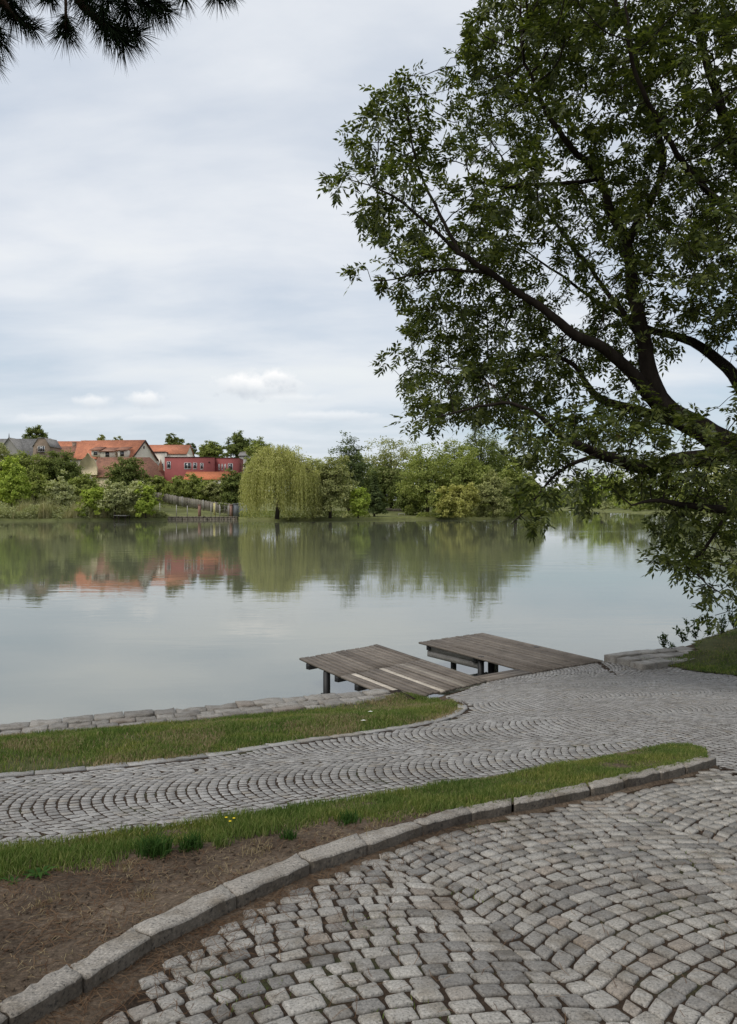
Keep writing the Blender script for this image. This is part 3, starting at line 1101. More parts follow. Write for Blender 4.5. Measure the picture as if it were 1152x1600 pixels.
def poly_sheet(name, poly, dz, mat, step=0.14, **kw):
    P2 = np.array(poly)
    xs = np.arange(P2[:, 0].min(), P2[:, 0].max() + step, step); ys = np.arange(P2[:, 1].min(), P2[:, 1].max() + step, step)
    X, Y = np.meshgrid(xs, ys, indexing='ij')
    ok = in_poly(X + step / 2, Y + step / 2, poly)
    dzv = dz(X, Y) if callable(dz) else dz
    V = np.stack([X, Y, terrain(X, Y) + dzv + 0.008 * vnoise(X, Y, 1.5, 9)], -1).reshape(-1, 3)
    ny = len(ys)
    I, J = np.nonzero(ok[:-1, :-1])
    a = I * ny + J
    q = np.stack([a, a + ny, a + ny + 1, a + 1], 1)
    used = np.unique(q); remap = np.zeros(len(V), int); remap[used] = np.arange(len(used))
    return add(name, mesh_np(name, V[used], [remap[q]]), mat, smooth_shade=True, **kw)


def isl_dz(x, y):
    """earth is flush with the kerb top and falls to the path"""
    k = poly_dist(x, y, [q[:2] for q in KERB_IN]); t = poly_dist(x, y, ISL_TOP)
    return (KH - 0.030) * t / (k + t + 1e-6) + 0.012


def sample_poly(poly, n):
    P2 = np.array(poly)
    lo, hi = P2.min(0), P2.max(0)
    p = rng.uniform(lo, hi, (n * 4, 2))
    return p[in_poly(p[:, 0], p[:, 1], poly)][:n]


def blades(xy, z, h, w, lean=0.5, hvar=0.4):
    n = len(xy)
    H = h * rng.uniform(1 - hvar, 1 + hvar, n)
    az = rng.uniform(0, 2 * pi, n); az2 = rng.uniform(0, 2 * pi, n)
    ln = rng.uniform(0.1, lean, n) * H
    side = np.stack([np.cos(az), np.sin(az), 0 * az], 1) * (w * rng.uniform(0.6, 1.4, n) / 2)[:, None]
    dirv = np.stack([np.cos(az2), np.sin(az2), 0 * az], 1)
    base = np.column_stack([xy, z])
    mid = base + dirv * (ln * 0.3)[:, None] + np.array([0, 0, 1]) * (H * 0.55)[:, None]
    tip = base + dirv * ln[:, None] + np.array([0, 0, 1]) * (H * np.sqrt(np.clip(1 - (ln / H) ** 2 * 0.6, 0.2, 1)))[:, None]
    V = np.stack([base - side, base + side, mid - side * 0.75, mid + side * 0.75, tip], 1)
    off = (np.arange(n) * 5)[:, None]
    q = np.array([[0, 1, 3, 2]]) + off; t = np.array([[2, 3, 4]]) + off
    return V.reshape(-1, 3), [q, t]


# lower lawn
LAWN_IN = LAWN
poly_sheet('lawn', LAWN_IN, -0.012, M_LAWNSOIL, 0.1, kind='structure', label='turf of the lower lawn strip between quay and path')


def grow(poly, n, h, w, zf, keep=None, lean=0.6):
    p = sample_poly(poly, n)
    c3 = np.column_stack([p, terrain(p[:, 0], p[:, 1])])
    p = p[in_frame(c3, 60)]
    if keep is not None:
        p = p[keep(p[:, 0], p[:, 1])]
    hh = h(p[:, 0], p[:, 1]) if callable(h) else np.full(len(p), h)
    return blades(p, zf(p[:, 0], p[:, 1]), hh, w, lean)


def thin_keep(seed, lo):
    def k(x, y):
        return rng.uniform(0, 1, len(x)) < np.clip(0.75 + 0.55 * vnoise(x, y, 0.5, seed), lo, 1)
    return k


gz = lambda x, y: terrain(x, y) - 0.006
LV = [p for p in LAWN if p[0] > -7.5 and p[1] > 0]
LAWN_VIS = [p for p in LAWN[1:-1]]
mb = MB()
mb.put(*grow(LAWN_VIS, 150000, lambda x, y: (0.038 + 0.013 * vnoise(x, y, 0.7, 4)) * np.clip(poly_dist(x, y, LAWN_FRONT) / 0.12, 0.45, 1), 0.006, gz, thin_keep(21, 0.1), 0.8))
mb.build('grass', M_GRASS, None, kind='stuff', label='short green grass of the lower lawn beside the quay')
mb = MB()
mb.put(*grow(LAWN_VIS, 60000, 0.04, 0.006, gz, lambda x, y: (vnoise(x, y, 0.45, 31) > 0.2) | (rng.uniform(0, 1, len(x)) < 0.12), 0.95))
mb.build('dry_grass', M_GRASS_DRY, None, kind='stuff', label='straw coloured dry grass in patches of the lower lawn')

# island of earth and grass between path and road
poly_sheet('earth_strip', ISLAND, lambda x, y: isl_dz(x, y) + 0.004 * vnoise(x, y, 5.0, 3), M_SOIL, 0.04, kind='structure', label='strip of bare brown earth between kerb and sett path')
iz = lambda x, y: terrain(x, y) + isl_dz(x, y) - 0.005


def isl_grass(x, y):
    t = poly_dist(x, y, ISL_TOP)
    wid = np.interp(x, [-2.5, -1.2, -0.3, 0.4, 1.2, 2.0], [0.62, 0.50, 0.52, 0.62, 0.8, 2.0]) + 0.10 * vnoise(x, y, 0.9, 12)
    return rng.uniform(0, 1, len(x)) < smooth((wid - t) / 0.22 + 0.3)


mb = MB()
ISLV = [p for p in ISLAND]
mb.put(*grow(ISLAND, 150000, lambda x, y: np.interp(x, [-1, 0.5, 2.5], [0.046, 0.036, 0.026]) * (1 + 0.45 * vnoise(x, y, 1.1, 8)), 0.005, iz, isl_grass, 0.75))
mb.build('grass', M_GRASS, None, kind='stuff', label='longer green grass on the island strip below the path')
mb = MB()


def isl_dry(x, y):
    return (vnoise(x, y, 1.3, 17) > 0.55) & (rng.uniform(0, 1, len(x)) < 0.35)


mb.put(*grow(ISLAND, 60000, 0.032, 0.004, iz, isl_dry, 0.97))
mb.build('dry_grass', M_GRASS_DRY, None, kind='stuff', label='withered tufts scattered over the brown earth strip')

# right bank
RB = [np.array(p) for p in BANK_LOW] + [np.array([14.0, 13.0]), np.array([14.0, 18.8])] + [np.array([x, shore(x) - 0.08]) for x in (12, 9, 8, 7.2, 6.6)] + [np.array([6.3, 14.75]), np.array([5.5, 14.25])]
poly_sheet('grass_bank', RB, 0.012, M_LAWNSOIL, 0.12, kind='structure', label='turf of the bank right of the landing')
mb = MB()
mb.put(*grow(RB, 100000, lambda x, y: 0.05 + 0.02 * vnoise(x, y, 0.6, 14), 0.010, gz, lambda x, y: rng.uniform(0, 1, len(x)) < np.clip(0.95 - 0.9 * smooth((x - 5.6) / 1.6) * smooth((y - 13.6) / 1.2) + 0.3 * vnoise(x, y, 0.7, 2), 0.08, 1), 0.7))
mb.build('grass', M_GRASS, None, kind='stuff', label='patchy grass on the bank right of the landing under the tree')
mb = MB()
mb.put(*grow(RB, 25000, 0.035, 0.010, gz, lambda x, y: vnoise(x, y, 0.5, 77) > 0.1, 0.95))
mb.build('dry_grass', M_GRASS_DRY, None, kind='stuff', label='yellowed dry grass on the bank under the big tree')

# litter: fallen pine needles on the earth and along the kerb, small clods
def sticks(xy, z, L, w, seed=1):
    n = len(xy)
    az = rng.uniform(0, 2 * pi, n); l = L * rng.uniform(0.5, 1.3, n)
    d = np.stack([np.cos(az), np.sin(az)], 1) * (l / 2)[:, None]
    s = np.stack([-np.sin(az), np.cos(az)], 1) * w / 2
    bend = s / w * (rng.normal(0, 0.18, n) * l)[:, None]
    p0, p1, p2 = xy - d, xy + bend, xy + d
    tz = rng.uniform(-0.006, 0.014, (2, n))
    V = np.stack([np.column_stack([p0 - s, z + tz[0]]), np.column_stack([p0 + s, z + tz[0]]), np.column_stack([p1 - s, z + 0.008]), np.column_stack([p1 + s, z + 0.008]),
                  np.column_stack([p2 - s, z + tz[1]]), np.column_stack([p2 + s, z + tz[1]])], 1)
    off = (np.arange(n) * 6)[:, None]
    return V.reshape(-1, 3), [np.concatenate([np.array([[0, 1, 3, 2]]) + off, np.array([[2, 3, 5, 4]]) + off])]


def clods(xy, z, r):
    n = len(xy)
    base = np.array([(1, 0, 0), (-1, 0, 0), (0, 1, 0), (0, -1, 0), (0, 0, 0.8), (0, 0, -0.6)])
    V = base[None] * (r * rng.lognormal(0, 0.45, n))[:, None, None] * rng.uniform(0.6, 1.3, (n, 6, 1))
    a = rng.uniform(0, 6.28, n); c, s = np.cos(a), np.sin(a)
    X = V[..., 0] * c[:, None] - V[..., 1] * s[:, None]; Y = V[..., 0] * s[:, None] + V[..., 1] * c[:, None]
    V = np.stack([X + xy[:, :1], Y + xy[:, 1:], V[..., 2] + z[:, None]], -1)
    t = np.array([(0, 2, 4), (2, 1, 4), (1, 3, 4), (3, 0, 4), (2, 0, 5), (1, 2, 5), (3, 1, 5), (0, 3, 5)])
    off = (np.arange(n) * 6)[:, None, None]
    return V.reshape(-1, 3), [(t[None] + off).reshape(-1, 3)]


def visible(p, m=40):
    return p[in_frame(np.column_stack([p, terrain(p[:, 0], p[:, 1])]), m)]


p = visible(sample_poly(ISLAND, 16000))
dens = np.clip(0.35 + 0.45 * vnoise(p[:, 0], p[:, 1], 0.8, 41), 0.1, 1) * smooth((4.6 - p[:, 1]) / 1.4 + 0.2)
p = p[rng.uniform(0, 1, len(p)) < dens]
MB().put(*sticks(p, iz(p[:, 0], p[:, 1]) + 0.008, 0.085, 0.0026)).build('fallen_needles', M_NEEDLE_DRY, None, kind='stuff', label='fallen brown pine needles on the bare earth strip')
p = visible(sample_poly(ROAD, 60000))
kd = poly_dist(p[:, 0], p[:, 1], [k[:2] for k in KERB_OUT])
dens = np.exp(-kd / 0.16) * 1.0 * smooth((5.0 - p[:, 1]) / 2.5 + 0.1) + 0.013
p = p[rng.uniform(0, 1, len(p)) < dens]
MB().put(*sticks(p, terrain(p[:, 0], p[:, 1]) + 0.004, 0.075, 0.002)).build('fallen_needles', M_NEEDLE_DRY, None, kind='stuff', label='fallen brown pine needles lying on the cobbled road')
p = visible(sample_poly(ISLAND, 9000))
MB().put(*clods(p, iz(p[:, 0], p[:, 1]) + 0.006, 0.0042)).build('soil_clods', M_SOIL, None, kind='stuff', label='small clods and crumbs of the brown earth strip')
p = visible(sample_poly(ISLAND, 9000))
p = p[(rng.uniform(0, 1, len(p)) < np.clip(0.3 + 0.6 * vnoise(p[:, 0], p[:, 1], 1.1, 47), 0.03, 1))]
MB().put(*sticks(p, iz(p[:, 0], p[:, 1]) + 0.009, 0.03, 0.0024)).build('straw_litter', M_GRASS_DRY, None, kind='stuff', label='pale straw bits strewn over the bare earth strip')
# earth and litter banked against the kerb foot
strip = MB()
KO = np.array([k[:2] for k in KERB_OUT]); Qk, Nk = along(KO, 0.12, 0.1)
rows = [(0.02, 0.02), (-0.05, 0.014), (-0.13, 0.005), (-0.22, -0.010), (-0.30, -0.03)]
Vs = []
for (q, nrm) in zip(Qk, Nk):
    wv_ = float(np.interp(q[1], [1.5, 2.6, 3.2, 4.2, 7], [0.95, 0.75, 0.45, 0.2, 0.1]))
    for (o, dz) in rows:
        pp = q + nrm * (o * wv_ if o < 0 else o)
        Vs.append((pp[0], pp[1], float(terrain(*pp)) + dz * (0.5 + 0.5 * min(1, wv_)) - 0.004 + random.uniform(-0.004, 0.004)))
m = len(rows); a = np.arange(len(Qk) - 1)[:, None] * m + np.arange(m - 1)[None]
strip.put(Vs, [np.stack([a, a + 1, a + m + 1, a + m], -1).reshape(-1, 4)])
strip.build('gutter_earth', M_SOIL, None, kind='structure', label='brown earth and litter silted up along the kerb foot', smooth_shade=True)

# weeds in the cobble joints
p = visible(sample_poly(ROAD, 60000))
p = p[(vnoise(p[:, 0], p[:, 1], 0.9, 61) > 0.75) & (rng.uniform(0, 1, len(p)) < 0.5)]
MB().put(*blades(p, terrain(p[:, 0], p[:, 1]) - 0.02, 0.025, 0.004, 0.9)).build('joint_weeds', M_GRASS, None, kind='stuff', label='short moss and grass in the joints of the cobbled road')


# single plants on the island
def tuft(px, py, n, h, spread, w, mat, name, label, cat, group=None):
    b = G(px, py, 0.05)
    b[2] = float(iz(np.array([b[0]]), np.array([b[1]]))[0])
    r_ = np.abs(rng.normal(0, spread, n)).clip(0, spread * 1.5) * 0.8; a_ = rng.uniform(0, 6.28, n)
    xy = np.stack([b[0] + r_ * np.cos(a_), b[1] + r_ * np.sin(a_)], 1)
    V, pl_ = blades(xy, np.full(n, b[2]), np.full(n, h), w, 1.0)
    return MB().put(V, pl_).build(name, mat, None, label=label, cat=cat, group=group)


M_WEED = leaf_mat('weed_leaves', (0.03, 0.07, 0.018), (0.05, 0.10, 0.025), (0.075, 0.13, 0.035), 0.3)
tuft(452, 1309, 130, 0.06, 0.035, 0.005, M_WEED, 'grass_tuft', 'lone dark green tuft on bare earth near the middle of the kerb', 'grass tuft')
tuft(240, 1330, 300, 0.10, 0.07, 0.006, M_WEED, 'grass_tuft', 'large dark grass clump at the edge of the earth strip', 'grass tuft')
tuft(298, 1322, 160, 0.085, 0.05, 0.006, M_WEED, 'grass_tuft', 'smaller dark grass clump right of the large one', 'grass tuft')
tuft(345, 1318, 110, 0.075, 0.04, 0.005, M_GRASS, 'grass_tuft', 'thin light green tuft below the yellow flowers', 'grass tuft')
tuft(545, 1282, 160, 0.07, 0.06, 0.005, M_WEED, 'grass_tuft', 'low wide grass tuft near the middle of the island', 'grass tuft')


def leaf_quad_verts(base, tip, width, nrm):
    base = np.array(base, float); tip = np.array(tip, float)
    ax = tip - base
    s = np.cross(ax, nrm); s = s / (np.linalg.norm(s) + 1e-9) * width / 2
    m = base + ax * 0.45
    return [base, m + s, tip, m - s]


def weed(px, py, n, L, name, label):
    b = G(px, py, 0.05); b[2] = float(iz(np.array([b[0]]), np.array([b[1]]))[0])
    root = empty(name, b, label, 'weed')
    for k in range(n):
        a = k * 2.4 + random.uniform(-0.3, 0.3); l = L * random.uniform(0.6, 1.1)
        p0 = b + np.array([0, 0, 0.005])
        p1 = b + np.array([cos(a) * l * 0.55, sin(a) * l * 0.55, l * random.uniform(0.25, 0.55)])
        p2 = b + np.array([cos(a) * l, sin(a) * l, l * random.uniform(0.05, 0.45)])
        s = np.array([-sin(a), cos(a), 0]) * l * 0.14
        V = [p0 - s * 0.2, p0 + s * 0.2, p1 + s, p1 - s, p2]
        MB().put(V, [[(0, 1, 2, 3)], [(3, 2, 4)]]).build('leaf', M_WEED, root)
    return root


weed(62, 1362, 12, 0.085, 'broadleaf_weed', 'broad leaved weed rosette at the grass edge on the left')
weed(20, 1372, 8, 0.06, 'broadleaf_weed', 'small leafy weed at the left edge of the island grass')
M_YEL = flat_mat('yellow_petals', (0.75, 0.55, 0.03), 0.7, 0.1)
for k, (px, py, lab) in enumerate(((352, 1293, 'upper left yellow flower in the island grass'), (358, 1299, 'middle yellow flower in the island grass, lowest of three'), (364, 1294, 'upper right yellow flower in the island grass'))):
    b = G(px, py + 6, 0.02)
    root = empty('dandelion', b, lab, 'flower', 'yellow flowers in the island grass')
    MB().tube([b, b + [0.004, 0, 0.05], b + [0.006, 0.002, 0.075]], 0.0016, 5).build('stem', M_WEED, root)
    c = b + np.array([0.006, 0.002, 0.077])
    V = [c + [0, 0, 0.004]]
    for j in range(12):
        a = j / 12 * 6.283; r_ = 0.010 if j % 2 == 0 else 0.007
        V.append(c + [cos(a) * r_, sin(a) * r_, 0.002])
    MB().put(V, [[(0, 1 + j, 1 + (j + 1) % 12) for j in range(12)]]).build('flower_head', M_YEL, root)

# two pale fallen leaves or feathers on the lower lawn
M_PALE = flat_mat('pale_leaf', (0.6, 0.6, 0.52), 0.8, 0.1)
for (px, py, lab) in ((579, 1112, 'pale fallen leaf on the lower lawn nearer the dock'), (568, 1126, 'small pale fallen leaf lower on the lawn')):
    b = G(px, py, 0.045)
    V = [b + [-0.032, 0, 0], b + [0, -0.013, 0.004], b + [0.032, 0.006, 0.0], b + [0, 0.015, 0.008]]
    me = MB().put(V, [[(0, 1, 2), (0, 2, 3)]])
    me.build('fallen_leaf', M_PALE, None, label=lab, cat='leaf')

#@@PART3
# ------------------------------------------------------------------ the big ash tree leaning over the landing
def rand_dirs(n):
    v = rng.normal(0, 1, (n, 3))
    return v / np.linalg.norm(v, axis=1, keepdims=True)


def unit(v):
    return v / (np.linalg.norm(v, axis=-1, keepdims=True) + 1e-9)


ASH_FOOT = np.array([7.7, 12.4, 0.0]); ASH_FOOT[2] = float(terrain(7.7, 12.4)) - 0.15
FORK = P(1262, 792, 12.2)
# limbs traced as (photo x, photo y, distance, radius in metres)
LIMBS = [
    [(1262, 792, 12.2, .40), (1200, 735, 12.1, .34), (1152, 700, 12.0, .29), (1090, 668, 12.0, .25), (1043, 640, 12.0, .22), (1016, 590, 12.1, .18), (1003, 530, 12.2, .155), (986, 460, 12.3, .14), (981, 390, 12.4, .12),
     (960, 345, 12.3, .09), (947, 318, 12.2, .085), (941, 277, 12.1, .075), (890, 226, 11.8, .05), (850, 160, 11.5, .035), (815, 90, 11.3, .022)],
    [(981, 390, 12.4, .10), (998, 340, 12.6, .085), (1032, 283, 12.8, .075), (1032, 226, 12.9, .065), (1004, 141, 13.0, .05), (981, 45, 13.1, .04), (950, -40, 13.2, .03), (930, -140, 13.2, .02)],
    [(1030, 632, 12.0, .16), (992, 580, 11.8, .13), (945, 539, 11.6, .115), (894, 521, 11.4, .10), (863, 487, 11.3, .085), (817, 457, 11.2, .07), (766, 426, 11.1, .055), (715, 392, 11.0, .04), (665, 345, 10.9, .028), (610, 300, 10.9, .018), (560, 285, 10.9, .01)],
    [(715, 392, 11.0, .03), (680, 330, 11.2, .024), (655, 260, 11.3, .018), (640, 180, 11.4, .012), (632, 110, 11.4, .008)],
    [(766, 426, 11.1, .04), (700, 415, 10.8, .025), (640, 425, 10.6, .016), (575, 440, 10.5, .009)],
    [(1050, 655, 12.0, .14), (987, 636, 12.5, .105), (930, 621, 12.9, .09), (916, 600, 13.1, .07), (894, 559, 13.3, .045), (848, 549, 13.5, .03), (780, 560, 13.7, .02), (710, 575, 13.8, .012), (640, 560, 13.9, .008)],
    [(1152, 706, 12.0, .2), (1058, 716, 11.6, .16), (1022, 734, 11.4, .135), (971, 719, 11.2, .115), (930, 708, 11.0, .095), (894, 693, 10.9, .075), (863, 667, 10.8, .055), (837, 636, 10.7, .04), (786, 628, 10.6, .025), (720, 640, 10.6, .015), (660, 660, 10.6, .008)],
    [(930, 710, 11.0, .05), (879, 734, 10.8, .032), (853, 760, 10.7, .024), (827, 796, 10.6, .016), (795, 822, 10.6, .008)],
    [(1200, 735, 12.1, .22), (1175, 640, 12.6, .17), (1151, 590, 12.9, .14), (1100, 544, 13.2, .11), (1022, 513, 13.5, .08), (960, 480, 13.8, .05), (880, 430, 14.0, .03), (800, 380, 14.1, .018)],
    [(1262, 792, 12.2, .3), (1290, 650, 12.5, .24), (1260, 500, 12.6, .2), (1210, 380, 12.6, .16), (1160, 250, 12.5, .12), (1120, 140, 12.4, .08), (1090, 20, 12.3, .05), (1070, -120, 12.2, .03)],
    [(1210, 380, 12.6, .10), (1130, 330, 11.5, .07), (1060, 250, 10.8, .05), (1010, 150, 10.3, .035), (980, 60, 10.0, .02)],
    [(1262, 792, 12.2, .2), (1200, 800, 11.5, .13), (1140, 800, 11.0, .09), (1080, 790, 10.7, .06), (1020, 780, 10.5, .035), (985, 790, 10.4, .015)],
    [(1140, 800, 11.0, .05), (1105, 850, 10.8, .03), (1080, 890, 10.7, .015)],
    [(1290, 650, 12.5, .2), (1420, 520, 12.5, .15), (1520, 350, 12.3, .1), (1560, 150, 12.2, .05)],
    [(1262, 792, 12.2, .2), (1420, 720, 13.5, .15), (1560, 640, 14.5, .08)],
    [(941, 277, 12.1, .05), (880, 282, 11.9, .035), (820, 285, 11.7, .025), (760, 290, 11.5, .016), (720, 260, 11.4, .01)],
    [(1003, 530, 12.2, .07), (950, 455, 13.2, .055), (905, 400, 13.7, .04), (850, 330, 14.0, .028), (790, 260, 14.2, .018), (740, 180, 14.3, .01)],
]
# crown lobes: photo centre, photo radii, distance, depth radius, weight
LOBES = [
    (880, 130, 170, 170, 12.0, 2.6, 0.62), (800, 60, 90, 90, 11.8, 1.6, 1.1), (740, 150, 60, 80, 12.2, 1.2, 1.1), (1000, -60, 280, 160, 12.3, 3.2, 0.6),
    (641, 185, 34, 100, 11.4, 0.7, 1.5), (590, 225, 48, 75, 11.2, 0.9, 1.3), (565, 290, 42, 42, 10.9, 0.6, 1.5), (620, 320, 70, 70, 11.1, 1.1, 1.1), (585, 425, 38, 22, 10.6, 0.5, 1.5), (645, 415, 60, 32, 10.8, 0.8, 1.2),
    (760, 330, 110, 110, 11.8, 1.8, 1.0), (730, 500, 115, 75, 12.6, 1.7, 1.3), (665, 560, 70, 55, 13.2, 1.0, 1.4), (720, 610, 95, 52, 11.6, 1.4, 1.3), (665, 655, 38, 28, 10.6, 0.5, 1.4), (820, 585, 100, 70, 12.6, 1.8, 1.1),
    (1080, 200, 170, 230, 12.0, 3.0, 0.48), (1000, 330, 140, 130, 12.2, 2.6, 0.42), (900, 420, 120, 90, 12.8, 2.2, 0.5), (1100, 420, 110, 90, 11.0, 2.0, 0.9), (960, 540, 90, 60, 13.5, 1.5, 0.6),
    (880, 690, 75, 55, 11.0, 1.2, 1.3), (820, 690, 42, 50, 10.9, 0.9, 1.2), (826, 778, 42, 50, 10.6, 0.7, 1.5), (960, 650, 70, 45, 12.2, 1.2, 0.6),
    (1100, 800, 78, 66, 10.9, 1.2, 1.3), (1120, 870, 62, 50, 10.8, 1.0, 1.3), (1020, 750, 62, 38, 10.8, 0.9, 1.0), (1150, 760, 60, 70, 11.0, 1.0, 1.2), (1130, 500, 60, 50, 12.8, 1.5, 0.7),
    (1125, 640, 50, 40, 10.4, 0.8, 1.0), (1060, 690, 60, 40, 10.5, 0.8, 1.0), (985, 700, 80, 50, 10.9, 1.0, 0.9), (905, 755, 60, 36, 10.7, 0.7, 1.0), (1080, 740, 75, 45, 10.8, 1.0, 1.0), (1062, 880, 30, 36, 10.7, 0.6, 1.2), (1130, 935, 34, 34, 10.7, 0.6, 1.1),
    (1330, 250, 190, 330, 12.3, 3.0, 0.55), (1480, 420, 190, 260, 12.6, 3.0, 0.4), (1330, -150, 250, 150, 12.3, 3.0, 0.4),
]


def grow_tree(limbs, attract, step=0.2, kill=0.32, reach=2.2, iters=70):
    pos = []; par = []; rad0 = []
    for limb in limbs:
        L = np.array([np.r_[P(a, b, c), r] for a, b, c, r in limb])
        seg = np.r_[0, np.cumsum(np.linalg.norm(np.diff(L[:, :3], axis=0), axis=1))]
        t = np.arange(0, seg[-1], step)
        # smooth path through the traced points with a little wander
        Q = np.stack([np.interp(t, seg, L[:, k]) for k in range(4)], 1)
        for _ in range(2):
            Q[1:-1, :3] = Q[1:-1, :3] * 0.5 + (Q[:-2, :3] + Q[2:, :3]) * 0.25
        wob = np.cumsum(rng.normal(0, 0.012, (len(Q), 3)), 0); wob -= np.linspace(0, 1, len(Q))[:, None] * wob[-1]
        Q[:, :3] += wob
        if pos:
            A = np.array(pos); k = int(np.argmin(((A - Q[0, :3]) ** 2).sum(1)))
        else:
            k = -1
        for q in Q:
            pos.append(q[:3]); par.append(k); rad0.append(q[3] * 0.78); k = len(pos) - 1
    n0 = len(pos)
    pos = list(pos)
    A = attract
    Pn = np.array(pos)
    d2 = ((A[:, None] - Pn[None]) ** 2).sum(-1)
    near = d2.argmin(1); nd = d2.min(1)
    alive = nd > kill ** 2
    spawned = {}
    for it in range(iters):
        act = alive & (nd < reach ** 2)
        if not act.any():
            break
        ids = near[act]
        dirs = unit(A[act] - np.array(pos)[ids])
        worn = np.array([spawned.get(int(k), 0) >= 3 for k in ids])
        if worn.any():      # a node that has forked three times grows no more
            dead = np.nonzero(act)[0][worn]
            alive[dead] = False
            ids = ids[~worn]; dirs = dirs[~worn]
            if not len(ids):
                continue
        u, inv = np.unique(ids, return_inverse=True)
        for k in u:
            spawned[int(k)] = spawned.get(int(k), 0) + 1
        D = np.zeros((len(u), 3)); np.add.at(D, inv, dirs)
        D = unit(unit(D) + rng.normal(0, 0.10, D.shape) + np.array([0, 0, 0.06]))
        newp = np.array(pos)[u] + D * step
        b0 = len(pos)
        pos.extend(list(newp)); par.extend([int(k) for k in u]); rad0.extend([0.0] * len(u))
        dd = ((A[:, None] - newp[None]) ** 2).sum(-1)
        k = dd.argmin(1); m = dd.min(1)
        upd = m < nd
        near = np.where(upd, b0 + k, near); nd = np.where(upd, m, nd)
        alive &= nd > kill ** 2
    pos = np.array(pos); par = np.array(par)
    n = len(pos)
    area = np.zeros(n); kids = np.zeros(n, int)
    for i in range(n - 1, -1, -1):
        if kids[i] == 0:
            area[i] = 0.0055 ** 2.1
        r_ = area[i]
        if par[i] >= 0:
            area[par[i]] += r_; kids[par[i]] += 1
    rad = area ** (1 / 2.1)
    rad = np.where(np.arange(n) < n0, np.maximum(np.array(rad0) * 0.95, np.minimum(rad, np.array(rad0) * 1.2)), np.minimum(rad, 0.06))
    for i in range(n0, n):
        rad[i] = min(rad[i], rad[par[i]] * 0.95)
    return pos, par, rad, kids, n0


def skeleton_mesh(mb, pos, par, rad, kids):
    """one tube for each unbranched run"""
    children = [[] for _ in pos]
    roots = []
    for i, p in enumerate(par):
        (children[p] if p >= 0 else roots).append(i)
    stack = [(r, -1) for r in roots]
    while stack:
        i, frm = stack.pop()
        run = [frm] if frm >= 0 else []
        run.append(i)
        j = i
        while children[j]:
            c = max(children[j], key=lambda q: rad[q])
            for o in children[j]:
                if o != c:
                    stack.append((o, j))
            j = c
            run.append(j)
        if len(run) < 2:
            continue
        pts = pos[run]; rr = rad[run].copy()
        if frm >= 0:
            rr[0] = min(rad[frm], rr[1] * 1.25)
        big = rr.max()
        V, q = tube_np(pts, rr, 9 if big > 0.06 else (5 if big > 0.015 else 3))
        mb.put(V, [q])


def compound_leaves(base, axis, length, npair, lw, ll):
    """pinnate leaves; base (n,3), axis (n,3) -> verts, tris (two per leaflet)"""
    n = len(base)
    axis = unit(axis)
    side = unit(np.cross(axis, np.array([0, 0, 1.0]) + rng.normal(0, 0.35, (n, 3))))
    nrm = np.cross(side, axis)
    out = []
    slots = [(0.25 + 0.75 * k / npair, s) for k in range(npair) for s in (-1, 1)] + [(1.0, 0)]
    for (t, s) in slots:
        droop = -0.25 * t * t
        p = base + axis * (length * t)[:, None] + np.array([0, 0, 1]) * (length * droop)[:, None]
        if s == 0:
            d = axis
        else:
            d = unit(axis * 0.6 + side * s + rng.normal(0, 0.18, (n, 3)) + np.array([0, 0, -0.18]))
        l = ll * rng.uniform(0.75, 1.2, n) * (0.75 + 0.35 * sin(t * 2.6))
        wv_ = unit(np.cross(d, nrm + rng.normal(0, 0.3, (n, 3)))) * (l * lw / 2)[:, None]
        m = p + d * (l * 0.42)[:, None]
        tip = p + d * l[:, None] + np.array([0, 0, -0.12]) * l[:, None]
        out.append(np.stack([p, m + wv_, tip, m - wv_], 1))
    V = np.stack(out, 1).reshape(-1, 3)
    k = len(slots) * n
    off = (np.arange(k) * 4)[:, None]
    return V, [np.array([[0, 1, 2, 3]]) + off]


